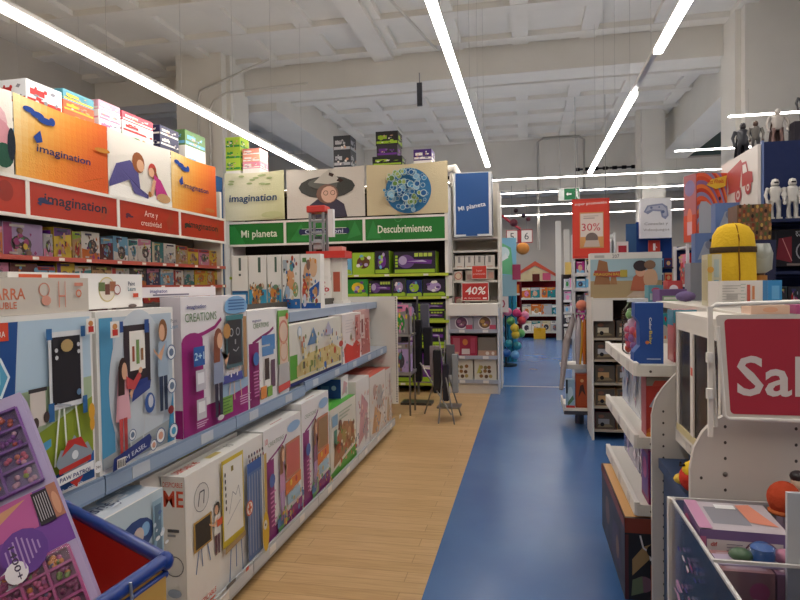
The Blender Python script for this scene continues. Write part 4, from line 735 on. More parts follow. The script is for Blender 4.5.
# the shelf under them sits at 1.8
for o in tow.children:
    pass
G().box(-.33,.33,-.14,.36,1.77,1.799,'ded8cc').build('shelf','enamel',tow)
pbox('game_box','flat game box with oval face picture, left below the upright game boxes','toy box',.12,.25,.14,(-1.02,9.25,1.6005),0,'d8ccbc',{'F':[('O',.5,.5,.4,.2,'c8604c'),('C',.5,.5,.3,'e0c8a8')]})
pbox('game_box','pale brown wide game box beside the small red promotion sign','toy box',.42,.25,.15,(-.7,9.25,1.6005),0,'c3b3a2',{'F':[('R',.05,.1,.4,.6,'b08a80'),('R',.8,.2,.98,.8,'d8a08c')]})
pbox('game_box','dark red box with round picture on the tower shelf left of the 40 percent sign','toy box',.13,.25,.16,(-1.01,9.25,1.2005),0,'a85a58',{'F':[('C',.5,.55,.3,'c8b49c'),('R',.1,.05,.9,.3,'b8443c')]})
pbox('game_box','cream box lying behind the 40 percent sign','toy box',.45,.25,.1,(-.67,9.25,1.2005),0,'cfc4b2',{'F':[('R',.1,.2,.5,.8,'8a7a68')]})
def flatsign(name,label,loc,W,H,c,cmds,rz=0,t=.008,edge='ddd8d0',cat='sign',hang=None,rot=None):
    g=G(); g.box(-W/2,W/2,0,t,0,H,edge); g.art(((-W/2,-.0005,0),(W,0,0),(0,0,H),(0,-1,0)),[('R',.0,.0,1,1,edge),('R',.03,.04,.97,.96,c)]+cmds,.0012)
    if hang:
        for x in (-W*.4,W*.4): g.tube([(x,t/2,H),(x,t/2,H+hang)],.004,'8a8a8a',5)
    return tag(g.build(name,'card',None,loc,rz,rot),label,cat)
flatsign('promotion_sign','small plain red promotion sign with two white lines on the tower',(-.7,9.03,1.62),.22,.2,'de3f2e',[('T','Super',.5,.56,.14,'f0d8d0',{'w':.4}),('T','promoción',.5,.32,.14,'f0d8d0',{'w':.8})])
flatsign('discount_sign','red discount sign with big white 40 percent on the white tower',(-.76,8.98,1.3),.4,.27,'c62f2c',[('T','40%',.5,.36,.42,'f2ece6',{'w':.74,'skew':.15,'bold':1}),('T','de descuento',.4,.12,.09,'f2ece6',{'w':.6}),('R',.78,.1,.92,.18,'f2ece6')])
for o in (bpy.data.objects['promotion_sign'],bpy.data.objects['discount_sign']): 
    pass
ec=empty('end_display',(-.76,8.6,0)); tag(ec,'low white three-tier end display in front of the white tower','shelving unit')
G().box(-.34,.34,.38,.42,0,1.27,'8f8a84').build('back_panel','matte',ec)
for s in (-1,1): G().box(s*.345-.012,s*.345+.012,.0,.42,0,1.2,'c9ccd2').build('side_panel','enamel',ec)
G().box(-.34,.34,.02,.42,0,.17,'dcd6ca').build('base','enamel',ec)
g=G(); g.box(-.35,.35,-.04,.42,1.1,1.27,'e9e5dc',bev=.006); g.build('header','enamel',ec)
for z in (.19,.53,.9): 
    s=G().box(-.34,.34,.0,.38,z-.03,z,'b9bec8').build('shelf','enamel',ec)
    g=G(); g.box(-.34,.34,-.02,.0,z-.04,z+.01,'a7adbc'); g.box(-.2,-.12,-.022,-.02,z-.035,z+.005,'e6e3de'); g.box(.13,.21,-.022,-.02,z-.035,z+.005,'e6e3de'); g.build('price_rail','enamel',s)
def pan(k,x,c1,c2):
    g=G(); g.box(-.16,.16,0,.2,0,.2,'8f94a0')
    g.art(((-.16,0,0),(.32,0,0),(0,0,.2),(0,-1,0)),[('R',.0,.0,1,1,'a9a2ac'),('C',.5,.5,.46,'e2dcdc'),('C',.5,.52,.4,c1),('E',.4,.6,.1,.14,c2),('E',.6,.5,.1,.12,'8a5a6a'),('E',.5,.35,.12,.1,c2),('R',.7,.05,.98,.35,'c8506a'),('R',.0,.85,.3,1,'c8bcc4'),('C',.5,.4,.06,'e0d0c0')])
    tag(g.build('toy_pan_set','card',None,(x,8.63,.9005)),k,'toy')
pan('toy pan set with dark purple round picture, left on end display top tier',-.93,'6a4460','a86a8c')
pan('toy pan set with brown round picture, right on end display top tier',-.6,'7a5a44','c89a50')
pbox('toy_box','crimson toy box with pale label on end display middle tier','toy box',.38,.3,.28,(-.9,8.79,.5305),0,'a52a44',{'F':[('R',.1,.1,.35,.9,'b85a6c'),('E',.55,.7,.1,.16,'d87a3c'),('R',.42,.08,.72,.36,'dccac8'),('R',.75,.15,.92,.9,'b8405c'),('R',.1,.05,.3,.2,'d8a08a')]})
pbox('toy_box','brown box with grey lid panel, right on end display middle tier','toy box',.26,.3,.26,(-.57,8.79,.5305),0,'7d746a',{'F':[('R',0,0,1,.3,'b8907a'),('E',.5,.15,.1,.1,'e0d4c8'),('E',.8,.15,.08,.1,'e0d4c8')]})
rg=random.Random(7)
for k,x in enumerate((-.93,-.6)):
    a=[('R',0,0,1,1,'d9d4c6')]+[('C',.3+.2*(i%3)+rg.uniform(-.04,.04),.2+.22*(i//3)+rg.uniform(-.03,.03),.09,['9a6a3c','6a4a34','b8a05c','8a7a48'][i%4]) for i in range(9)]+[('P',[(.1,.3),(.25,.8),(.3,.4)],'c8c060')]
    pbox('play_food_box',['off-white play food box, left on the lowest tier of the end display','off-white play food box, right on the lowest tier of the end display'][k],'toy box',.31,.3,.29,(x,8.79,.1905),0,'cfcabc',{'F':a})
# ---- rack with dark cases and tripod legs, standing by the green shelves
def pack(name,label,x,y,z,w,d,h,rz,c,a,cat='toy box',kind='film',rot=None): return pbox(name,label,cat,w,d,h,(x,y,z),rz,c,{'F':a,'L':a,'R':a},None,rot,kind)
def telescope(label,x,y,h,hd,leg='c4c0ba'):
    r=empty('toy_telescope',(x,y,0),.3); tag(r,label,'telescope')
    for k in range(3):
        a=hd+k*2*PI/3; G().tube([(0,0,h),(.3*math.cos(a),.3*math.sin(a),0)],.012,leg,6).build('tripod_leg','metal',r)
    g=G(); g.tube([(-.05,.2,h-.1),(.0,.0,h+.05),(.08,-.3,h+.3)],[.04,.05,.055],'22242e',12); g.build('optical_tube','plastic',r)
    G().box(-.03,.03,-.03,.03,h-.06,h+.02,'17171c').build('mount','plastic',r); return r

fs=empty('folding_stand',(-.93,6.95,0)); tag(fs,'thin-legged wire stand hung with dark and grey toy packs beside the end display','display stand')
for a,b in (((.12,-.28,0),(-.1,.1,.95)),((-.06,-.26,0),(-.02,.1,.9)),((.14,.2,0),(-.06,.12,.7)),((-.34,.2,.62),(.08,-.24,.1)),((-.3,.24,.0),(-.05,.1,.8))): G().tube([a,b],.009,'8f8c8a',6).build('wire_leg','metal',fs)
G().box(-.1,.16,-.12,.12,.14,.16,'8f8c8a').build('wire_tray','metal',fs)
for x,y,z,w,d,h,c in ((-.1,-.02,.3,.09,.06,.5,'23252c'),(.0,-.06,.22,.07,.06,.42,'2a2c3a'),(.1,.02,.3,.07,.05,.45,'9aa0a4'),(.04,.08,.5,.1,.05,.35,'6a6a70'),(-.16,.05,.5,.07,.05,.34,'8a8088')): G().box(x-w/2,x+w/2,y-d/2,y+d/2,z,z+h,c,bev=.008).build('hanging_pack','film',fs)
sr=empty('case_stand',(-1.43,7.8,0)); tag(sr,'dark stand of tall black carrying cases in front of the green shelves','display stand')
G().box(-.2,.2,-.12,.12,0,.03,'5a5a60').build('base','metal',sr)
for i,(x,y,z,h,c) in enumerate(((-.14,.0,.45,.75,'1b1c24'),(.02,-.04,.3,.8,'15161c'),(.15,.02,.5,.5,'22232c'),(-.22,.06,.8,.5,'7a6a78'),(.24,.04,.3,.45,'8a8088'),(.1,.1,.9,.4,'5a5a68'))):
    G().box(x-.055,x+.055,y-.05,y+.05,z,z+h,c,bev=.01).build('carrying_case','vinyl',sr)
G().tube([(0,.1,.1),(0,.1,1.4)],.015,'77777a',8).build('pole','metal',sr)
row('toy_box','science box','wire rack lower tier',None,(-2.0,7.08),0,.52,[(.2,.26,.2,'pink','lilac'),(.22,.3,.2,'silver','maroon'),(.2,.34,.2,'lilac','grey')],seed=51)
wr=empty('wire_rack',(-1.72,7.2,0)); tag(wr,'grey wire rack holding pinkish boxes just past the perforated end panel','rack')
G().box(-.3,.36,-.16,.2,.48,.515,'b4b2b0').build('rack_shelf','metal',wr); G().box(-.3,.36,-.16,.2,.94,.96,'b4b2b0').build('rack_shelf','metal',wr)
for x,y in ((-.28,-.14),(.34,-.14),(-.28,.18),(.34,.18)): G().tube([(x,y,0),(x,y,1.2)],.012,'8a8480',6).build('rack_leg','metal',wr)
for o in list(bpy.data.objects):
    if o.get('label','').endswith('wire rack lower tier'): o.location.z=.516
row('toy_box','science box','wire rack upper tier',None,(-2.0,7.08),0,.961,[(.2,.24,.2,'charcoal','lime'),(.22,.3,.2,'pink','maroon'),(.2,.36,.2,'grey','pink')],seed=52)
# ================================================================ far middle: boards, balloons, checkout racks
fd=empty('slatwall_stand',(-.42,12.3,0)); tag(fd,'tall turquoise and green board display behind the white tower','display stand')
g=G(); g.box(-.32,.2,0,.06,0,2.45,'8fb8c4'); g.art(((-.32,0,0),(.52,0,0),(0,0,2.45),(0,-1,0)),[('R',0,.7,1,1,'7fc0dc'),('P',[(.1,.72),(.9,.7),(.8,.92),(.3,.98)],'6fc88c'),('E',.5,.88,.25,.05,'d8eef0'),('P',[(.2,.78),(.7,.84),(.6,.88)],'e8f4f4'),('R',0,.4,.45,.68,'d8a060'),('E',.2,.56,.1,.06,'c8442c'),('E',.3,.48,.08,.05,'e8c040'),('R',0,.3,.3,.45,'2a2c34'),('R',.3,.28,1,.42,'2a86a8'),('R',.5,.4,1,.48,'5fc860')]); g.build('board','card',fd)
for i in range(4): G().tube([(-.12+.09*i,-.05,.0),(-.12+.09*i,-.05,1.3)],.04,['2a86a8','2f96b8','1f7898','2a86a8'][i],8).build('foam_noodle','matte',fd)
tag(G().box(-.0,.16,0,.03,0,.3,'a8385c').build('tag_sign','card',None,(-.3,12.268,1.62)),'small dark pink hanging tag right of the turquoise board','sign')
bpy.data.objects['tag_sign'].name='price_tag'
g=G(); g.box(-.12,.12,0,.02,0,.25,'ddd4cc'); g.art(((-.12,0,0),(.24,0,0),(0,0,.25),(0,-1,0)),[('R',.05,.05,.95,.95,'e6dcd8'),('T','10',.5,.3,.5,'b83a50',{'bold':1})]); tag(g.build('price_sign','card',None,(-.42,9.6,1.1)),'small white price sign reading 10 right of the end display','sign')
rg=random.Random(17); names=[('magenta','c8286a'),('pink','e07a9c'),('blue','2a6ab8'),('yellow','e8c62a'),('green','5fae5a'),('teal','2a9aa8'),('red','c8303a'),('light blue','6aa8d8')]
bs=empty('balloon_stand',(-.42,11.6,0)); tag(bs,'slim dark stand carrying the bunch of coloured balls past the end display','display stand')
G().tube([(0,0,0),(0,0,1.2)],.02,'3a3b42',8).build('pole','metal',bs); G().cyl(0,0,0,.03,.2,'3a3b42').build('base','metal',bs)
spots=[(-.12,1.15,0),(.05,1.02,1),(.25,1.0,0),(.42,.95,1),(-.1,.7,2),(.12,.85,4),(.2,.72,3),(.22,.6,3),(-.1,.5,7),(.06,.42,5),(.25,.38,5),(.2,.22,7),(.02,.25,2),(-.12,.95,6),(.36,.86,6),(.33,.62,4)]
adj=['topmost left','upper','upper right','far right upper','middle left','centre','middle right','lower middle right','lower left','low centre','low right','lowest right','lowest centre','upper left','outermost right','right-hand lower']
for (x,z,c),aj in zip(spots,adj):
    g=G(); r=.08; g.ell((0,0,0),(r,r,r),names[c][1],12,8); g.ell((0,0,r),(.015,.015,.02),names[c][1],6,4); tag(g.build('toy_ball','plastic',None,(-.42+x*.85,11.6-.16+.05*(c%3),z)),f'{names[c][0]} toy ball, {aj} in the bunch beyond the end display','ball',"toy balls in the bunch")
g=G(); g.box(-.5,.5,-.1,.0,0,.02,'red') if 0 else None
for k,(x,lab) in enumerate(((-.28,'5'),(.04,'6'))):
    g=G(); W2=.26; g.box(-W2/2,W2/2,0,.1,0,.3,'a83238'); g.art(((-W2/2,0,0),(W2,0,0),(0,0,.3),(0,-1,0)),[('R',.06,.06,.94,.94,'d8d0ca'),('T',lab,.5,.25,.55,'3a3a40',{})]); g.tube([(0,.05,.3),(0,.05,1.3)],.006,'8a8a8a',5)
    tag(g.build('number_sign','card',None,(x-.06,14,2.45)),['hanging checkout sign with a five, left of the pair by the red block','hanging checkout sign with a six, right of the pair by the red block'][k],'sign')
tag(G().box(-.06,.06,0,.1,0,.3,'a82830').build('sign_spacer','card',None,(-.18,14.0,2.45)),'narrow red block between the checkout number signs','sign')
g=G(); 
for (x,z,r,c) in ((-.1,.05,.09,'5a2a34'),(.12,.2,.05,'3a2a30'),(-.05,.32,.05,'3a2a30'),(.22,.12,.05,'5a2a34')): g.ell((x,0,z),(r,r,r),c,10,6)
g.tube([(-.4,0,.25),(-.1,0,0),(.05,0,-.1)],.03,'b0404a',6); tag(g.build('hanging_ornament','matte',None,(-.2,14.0,2.86)),'dark round ornament cluster above the checkout number signs','ornament')
for k,x in enumerate((-.62,-.36,-.1)):
    g=G(); g.ell((0,0,0),(.14,.1,.13),'c8803a',10,7); tag(g.build('paper_lantern','matte',None,(x,13.2,2.28)),['orange paper lantern, left of three beside the blue sign box','orange paper lantern, middle of three above the turquoise board','orange paper lantern, right of three under the number 5 sign'][k],'lantern')
def rack(label,x,y,W,H,shelves,c,items,seed,name='snack_rack',D=.4,group=None,iw=.16):
    r=empty(name,(x,y,0)); tag(r,label,'rack'); G().box(-W/2,W/2,D-.03,D,0,H,c).build('back_panel','matte',r)
    for s in (-1,1): G().box(s*W/2-.015,s*W/2+.015,0,D,0,H,c).build('side_panel','enamel',r)
    for z in shelves: 
        s=G().box(-W/2+.015,W/2-.015,0,D-.03,z-.025,z,c).build('shelf','enamel',r); G().box(-W/2+.015,W/2-.015,-.012,0,z-.04,z+.015,'d8d4ce').build('price_rail','enamel',s)
    rg=random.Random(seed)
    for j,z in enumerate(shelves):
        t=-W/2+.03; i=0
        while t+iw*.8<W/2-.02:
            w_=rg.uniform(.75,1.1)*iw; w_=min(w_,W/2-.02-t); 
            nxt=shelves[j+1] if j+1<len(shelves) else H
            h=min((nxt-z)*rg.uniform(.6,.85),.3); b=rg.choice(items); a=rg.choice([q for q in items if q!=b]); i+=1
            pbox('boxed_toy' if name!='snack_rack' else 'snack_pack',f"{b} pack with {a} print, {ORD[i-1]} on {['lowest','second','third','fourth','fifth','sixth'][j]} shelf of {label.split(',')[0]}",'toy box' if name!='snack_rack' else 'pack',w_-.008,.2,h,(x+t+w_/2,y+.11,z),0,b,{'F':busy(rg,b,a,n=6)},group); t+=w_
    return r
rack('far maroon rack, right of the 5 and 6 signs',.42,17.5,1.25,1.6,(.18,.65,1.12),'7a1420',['silver','teal','white','cream','orange','grey'],61,iw=.28)
rack('far red rack, left part by the checkout',-.62,17.6,.8,1.6,(.45,.85,1.25),'8a1018',['orange','yellow','red','lime'],62,iw=.28)
tag(G().box(-.16,.16,-.1,.1,0,.3,'e8b01c').build('yellow_crate','plastic',None,(.3,17.3,.0)),'yellow crate in front of the far maroon rack','crate')
hs=empty('toy_house',(.2,17.7,1.6005)); tag(hs,'toy playhouse with red roof and yellow walls on top of the far rack','playhouse')
bpy.context.view_layer.update()
g=G(); g.prism([(-.42,0),(.42,0),(.42,.18),(0,.42),(-.42,.18)],'y',-.15,.15,'dcc896'); g.build('house_body','plastic',hs)
g=G(); g.prism([(-.56,.12),(0,.44),(0,.56),(-.56,.2)],'y',-.2,.2,'cf4a2c'); g.prism([(0,.44),(.56,.12),(.56,.2),(0,.56)],'y',-.2,.2,'cf4a2c'); g.build('roof','plastic',hs)
G().box(-.08,.12,-.16,-.15,0,.2,'6a2c24').build('door_opening','matte',hs); G().box(.2,.42,-.17,-.15,.02,.22,'d85078').build('pink_panel','plastic',hs)
rack('black and pink rack, near the white posts',1.15,15.6,.62,1.75,(.2,.5,.8,1.1,1.4),'4a4246',['pink','maroon','white','charcoal','silver'],63,iw=.17)
tag(G().box(-.14,.14,-.1,.1,0,.3,'d8b45a').build('yellow_carton','card',None,(1.05,15.8,1.7505)),'yellow carton on top of the black and pink rack','carton')
for k,(x,y) in enumerate(((.84,17.0),(1.08,17.4))):
    tag(G().box(-.07,.07,-.1,.1,0,3.2-.2*k,'dcd8ce').build('white_post','enamel',None,(x-.03,y,0)),['front white post left of the hanging red poster','rear white post left of the hanging red poster'][k],'post')
rack('white shelf, behind the hanging red poster',1.0,9.8,.6,2.3,(.9,1.2,1.45,1.68,1.95),'c9c8c6',['grey','silver','charcoal','magenta','sky','white'],64,name='display_shelf',iw=.14)
# hanging poster, exit sign
ps_=flatsign('hanging_poster','red hanging promotion poster with a big 30 in the middle of the shop',(.73,7.5,1.83),.42,.7,'e8402c',[('T','super promoción',.5,.9,.045,'f2dcd4',{'w':.86,'bold':1,'rot':.03}),('R',.2,.17,.84,.77,'d89a5c'),('R',.22,.19,.82,.75,'e6d6cc'),('T','30%',.5,.46,.13,'d03048',{'w':.5}),('R',.22,.19,.82,.36,'e0a05c'),('E',.52,.33,.17,.1,'7a6a64'),('P',[(.3,.19),(.74,.19),(.7,.3),(.36,.3)],'cbb8aa'),('R',.3,.66,.6,.68,'b8a8a0'),('R',.3,.7,.7,.71,'b8a8a0')],edge='d8382c',hang=1.2,rz=-.03)
flatsign('exit_sign','green and white hanging emergency exit sign with arrow',(.71,11.0,2.97),.36,.22,'e4ece6',[('R',.28,.06,.72,.94,'1f7a48'),('P',[(.36,.5),(.46,.66),(.46,.56),(.62,.56),(.62,.44),(.46,.44),(.46,.34)],'eef4ee'),('R',.72,.06,.96,.94,'1f7a48'),('E',.86,.8,.035,.07,'eef4ee'),('P',[(.78,.12),(.84,.45),(.78,.7),(.92,.7),(.9,.45),(.95,.12),(.9,.12),(.86,.35),(.82,.12)],'eef4ee')],hang=.9,t=.05)
# ================================================================ games tower
gt=empty('games_tower',(1.55,8.2,0)); tag(gt,'navy tower of game cases under the white controller sign','shelving unit')
G().box(-.2,.22,0,.06,0,2.3,'1e3f86').build('back_panel','matte',gt); G().box(-.32,-.2,0,.06,0,2.28,'3a6090').build('side_wing','matte',gt)
for z in (1.02,1.2,1.36,1.54,1.72): G().box(-.19,.22,-.1,0,z-.02,z,'20223a').build('shelf','enamel',gt)
rg=random.Random(9)
for j,z in enumerate((1.02,1.2,1.36,1.54,1.72)):
    for i in range(4):
        c=['silver','tan','maroon','grey','pink','sky'][rg.randrange(6)]; d_=['navy','black','red'][rg.randrange(3)]
        pbox('game_case',f'{c} game case, {d_} cover, {ORD[i]} from left in {ORD[4-j]} row of navy tower','game case',.088,.02,.11,(1.41+.1*i,8.12,z),0,c,{'F':[('R',.08,.05,.92,.8,d_),('E',.5,.45,.25,.25,'tan')]},'game cases on the navy tower')
for o in gt.children: pass
signbox('white sign box with game controller drawing above the navy tower',(1.55,8.02,2.08),.36,.49,.12,'e6e8ec',[],edge='e6e8ec',side='c8ccd2')
s=[o for o in bpy.data.objects if o.name.startswith('hanging_sign_box')][-1]
g=G(); g.art(((-.18,-.004,0),(.36,0,0),(0,0,.49),(0,-1,0)),[('P',[(.1,.66),(.22,.82),(.4,.84),(.7,.86),(.86,.78),(.9,.55),(.8,.46),(.68,.52),(.64,.66),(.4,.68),(.24,.6)],'8a94b4'),('P',[(.16,.66),(.26,.79),(.7,.82),(.83,.72),(.84,.55),(.74,.54),(.68,.7),(.36,.72)],'b4bbd0'),('C',.35,.76,.03,'6a76a0'),('C',.72,.65,.04,'5f6c98'),('C',.6,.77,.02,'6a76a0'),('T','Consolas y',.5,.33,.065,'8a8a8c',{'w':.76}),('T','Videojuegos',.5,.18,.065,'8c8480',{'w':.84})]); g.build('controller_print','card',s)
flatsign('fire_sign','small red fire extinguisher sign below the controller sign',(1.55,8.14,1.9),.14,.16,'d03a2c',[('R',.4,.2,.6,.75,'f0e4dc'),('P',[(.6,.6),(.75,.4),(.68,.4)],'f0e4dc')],edge='d86a5c')
flatsign('small_red_sign','tiny white and red sign on a rail left of the navy tower',(1.16,8.05,1.88),.14,.17,'e8dcd8',[('R',.15,.2,.85,.7,'c02c3c')])
# ================================================================ right-hand gondola
rgn=empty('gondola_shelving',(.5,2.07,0)); tag(rgn,'white right-hand gondola of toys with rounded perforated side panels along the blue aisle','shelving unit')
def RP(x,y,z): return (x-.5,y-2.07,z)
def bx(x0,x1,y0,y1,z0,z1,c,name,kind='enamel',par=None,bev=0): 
    return G().box(x0-.5,x1-.5,y0-2.07,y1-2.07,z0,z1,c,bev=bev).build(name,kind,par or rgn)
def side(name,prof,y0,y1,holes):
    g=G(); g.prism([(x-.5,z) for x,z in prof],'y',y0-2.07,y1-2.07,'d9d3ca')
    for x,zs in holes:
        for z in zs: g.mesh([(x-.5+.0045*math.cos(a*PI/4),y0-2.0715,z+.0055*math.sin(a*PI/4)) for a in range(8)],[tuple(range(8))],'4a4440')
    g.build(name,'enamel',rgn)
side('side_panel',[(.515,0),(.515,.97),(.53,1.04),(.56,1.09),(.61,1.15),(.68,1.21),(.8,1.27),(.97,1.3),(.97,0)],2.78,2.8,[(.562,[.14+.05*k for k in range(18)])])
side('side_panel',[(.498,0),(.498,.95),(.51,1.02),(.535,1.07),(.565,1.105),(.6,1.125),(.68,1.14),(1.5,1.15),(1.5,0)],2.07,2.09,[(.6,[.89,.94,.99,1.04,1.09]),(.8,[.89,.94,.99,1.04,1.09]),(.53,[.925])])
g=G(); g.ell((.6-.5,-.002,.94),(.008,.004,.008),'8a847c',8,5); g.build('screw','metal',rgn)
bx(.95,.98,2.09,3.9,0,1.43,'b8b2a8','back_panel','matte'); bx(.6,.95,3.905,3.92,0,1.2,'d9d3ca','side_panel')
bx(.56,1.5,2.09,3.9,0,.09,'6a655c','plinth','matte'); bx(.98,1.6,2.09,3.9,1.40,1.43,'cfc9be','top_board'); bx(.75,.98,2.09,3.9,1.40,1.43,'cfc9be','top_board')
bx(1.57,1.6,2.09,3.9,.09,1.4,'b8b2a8','back_panel','matte')
def rshelf(x,y0,y1,z,d=None):
    s=bx(x+.012,.95,y0,y1,z-.02,z,'dcd8ce','shelf'); g=G(); g.box(x-.5-.012,x-.5+.012,y0-2.07,y1-2.07,z-.05,z+.012,'e6e2da',bev=.003); 
    yy=y0+.12
    while yy<y1-.1: g.box(x-.5-.0135,x-.5-.012,yy-2.07,yy-2.07+.07,z-.04,z+.0,'cfc9c4'); yy+=.3
    g.build('price_rail','enamel',s)
    h=G(); h.box(x-.5,.45,y0-2.0705-.002,y0-2.07,z-.05,z,'dcd8ce'); h.mesh([(x-.5+.06+.006*math.cos(a*PI/4),y0-2.0735,z-.028+.006*math.sin(a*PI/4)) for a in range(8)],[tuple(range(8))],'5a5450'); h.build('shelf_bracket','enamel',s)
for z in (.545,.85,1.175): rshelf(.47,2.88,3.9,z)
bx(.52,.95,2.82,3.89,.09,.115,'dcd8ce','base_shelf'); 
rshelf(.62,2.1,2.77,.92); bx(.54,.95,2.1,2.77,.75,.79,'24406a','shelf'); bx(.66,.675,2.1,2.77,.79,.87,'1f3f6a','back_panel','card'); bx(.56,.58,2.1,2.77,.09,.75,'24406a','lower_panel')
def rb(name,label,x,y,z,w,d,h,c,arts,cat='toy box',kind='card',rz=-PI/2,top=None,group=None,rot=None):
    return pbox(name,label,cat,w,d,h,(x,y,z),rz,c,arts,group,rot,kind,top)
# window box with dolls : faces the aisle (-x)
db=empty('doll_display_box',(.6,2.4,.921)); tag(db,'tall cream window box of dolls on the near right shelf beside the red sale sign','toy box')
g=G(); g.box(0,.2,-.3,.32,0,.012,'e0dad0'); g.box(0,.2,-.3,.32,.485,.5,'e6e0d6'); g.box(.07,.2,-.3,.32,.012,.485,'5f5470'); g.art(((.07,.32,.012),(0,-.62,0),(0,0,.473),(-1,0,0)),[('R',.05,.55,.45,.9,'8a8ca8'),('P',[(.5,.3),(.9,.4),(.8,.9),(.55,.85)],'7a3f80'),('P',[(.5,.05),(.95,.05),(.8,.45),(.6,.35)],'b85a34'),('E',.3,.3,.12,.16,'4a4456')]); g.box(0,.2,-.3,-.288,.012,.485,'e0dad0'); g.box(0,.2,.308,.32,.012,.485,'e0dad0')
g.box(0,.006,-.3,.32,.43,.486,'e4ded4'); g.box(0,.006,-.3,.32,.012,.04,'d8c890'); g.box(0,.006,.28,.32,.04,.43,'e4ded4'); g.box(0,.006,.05,.09,.04,.43,'e8e2d8'); g.box(0,.006,-.3,-.26,.04,.43,'e4ded4'); g.box(-.001,0,.055,.08,.27,.3,'e0503c'); g.build('carton','card',db)
G().box(.008,.009,-.26,.28,.04,.43,'white').build('clear_window',FILM,db)
def doll(y,dress,hair,sk='skin',hs=1):
    g=G(); g.lathe([(.001,0),(.055,0),(.05,.03),(.03,.16),(.018,.2),(.024,.25),(.012,.28),(.01,.3)],dress,.038,y,12,.5,1); g.ell((.036,y,.325),(.024,.028,.035),sk,12,8); g.ell((.044,y,.335),(.024,.036,.045),hair,12,8); g.tube([(.044,y,.33),(.046,y+.035,.22),(.042,y+.025,.12)],[.018,.02,.01],hair,8)
    g.tube([(.036,y-.022,.24),(.028,y-.05,.17),(.026,y-.04,.13)],.008,sk,6); g.build('doll','plastic',db)
doll(.2,'8a90a8','4a3a48'); doll(.13,'7a6a8a','3a3440'); doll(-.02,'c8502c','8a3c78'); doll(-.13,'d88a34','7a2f6a'); doll(-.2,'b84a2c','8a4a8c')
# plush and small things under it
g=G(); g.ell((0,0,.05),(.05,.055,.05),'d83a2a',14,10); g.ell((.0,-.01,.082),(.042,.044,.035),'f0c82c',14,8); g.ell((-.035,.02,.04),(.03,.025,.02),'f0cc50',10,6); g.tube([(-.036,-.02,.102),(-.046,.0,.094),(-.04,.02,.1)],.004,'3a2a20',5)
tag(g.build('plush_toy','fabric',None,(.575,2.34,.7905)),'round red and yellow plush toy under the near right shelf','plush toy')
# top shelf of the far bay
cp=empty('clear_tub',(.555,3.35,1.176)); tag(cp,'clear plastic tub of pink and green pieces beside the blue card package','tub')
g=G(); g.lathe([(.001,0),(.07,0),(.078,.02),(.078,.22),(.055,.25),(.05,.27),(.001,.27)],'white',n=18); g.build('tub_body',FILM,cp)
g=G(); g.cyl(0,0,.268,.285,.052,'c9d0d8',16); g.build('lid','plastic',cp)
g=G(); rg=random.Random(8)
g.ell((0,0,.1),(.055,.055,.1),'a87a9c',12,8)
for i in range(46):
    a,z,r=rg.uniform(0,2*PI),rg.uniform(.02,.22),.05; g.ell((r*math.cos(a),r*math.sin(a),z),(.018,.018,.022),rg.choice(['c84a6a','d8607a','8a5aa0','b8b0b8','6fae6a','e0503c','d8a078']) if z<.17 else rg.choice(['6fae5a','8fc86a','a87a9c']),6,5)
g.build('pieces','plastic',cp)
bc=empty('card_package',(.535,2.93,1.176)); tag(bc,'royal blue card package with notched side and upright lettering on the right gondola','package')
g=G(); g.prism([(-.068,0),(.06,0),(.06,.275),(-.06,.275),(-.062,.215),(-.042,.185),(-.04,.08),(-.066,.05)],'y',0,.09,'244fa0'); g.face([(-.06,-.001,.275),(.06,-.001,.275),(.06,.09,.276),(-.06,.09,.276)],'4f78bc')
g.art(((-.06,-.0005,0),(.12,0,0),(0,0,.275),(0,-1,0)),[('T','Color',.5,.76,.04,'e8ecf4',{'rot':-PI/2,'w':.21,'bold':1,'a':'l'}),('T','Baby',.5,.54,.045,'e8c83c',{'rot':-PI/2,'w':.22,'bold':1,'a':'l'}),('C',.42,.35,.03,'e07a3a'),('R',.4,.07,.9,.085,'a8bce0')]); g.build('package_body','card',bc)
pk_=rb('toy_package','pink and teal package behind the blue card package on the right gondola',.7,3.05,1.176,.12,.1,.24,'d07a78',{'R':[('R',0,.75,1,1,'4fa0b8'),('E',.5,.45,.45,.25,'d86a6a'),('R',.1,.4,.9,.46,'e8d0d0'),('R',0,0,1,.2,'c8585c')],'F':[('R',0,.7,1,1,'4fa0b8')]},kind='film')
# middle shelf
rg=random.Random(70)
def clearpack(label,x,y,z,w,h,cols,seed,base='b8bcc8'):
    rg=random.Random(seed); a=[('R',0,0,1,1,base)]
    for i in range(16):
        p,q_=rg.uniform(.1,.9),rg.uniform(.08,.92); a.append(('P',[(p-.08,q_),(p,q_-rg.uniform(.05,.2)),(p+.09,q_+.03),(p+.02,q_+rg.uniform(.05,.25))],rg.choice(cols)))
    a=[c if c[0]!='P' else ('P',[(min(1,max(0,u)),min(1,max(0,v))) for u,v in c[1]],c[2]) for c in a]
    return rb('blister_pack',label,x,y,z,w,.12,h,base,{'F':a,'R':a,'T':[('R',.1,.1,.9,.9,cols[0])]},kind='film')
clearpack('glossy blister pack with blue and pink shapes, far end of the right middle shelf',.61,3.7,.8505,.3,.29,['7a8ab8','c89ab0','e0dce8','5a6a9c','b8607a'],1)
clearpack('glossy blister pack with grey and rose shapes, centre of the right middle shelf',.61,3.4,.8505,.28,.29,['a0a8c0','d0a0a8','8a6a8c','e8e4ec'],2)
clearpack('glossy blister pack with teal and red shapes, nearer part of the right middle shelf',.61,3.13,.8505,.24,.28,['5a8a9c','c85a4a','d8d4dc','6a5a8c'],3)
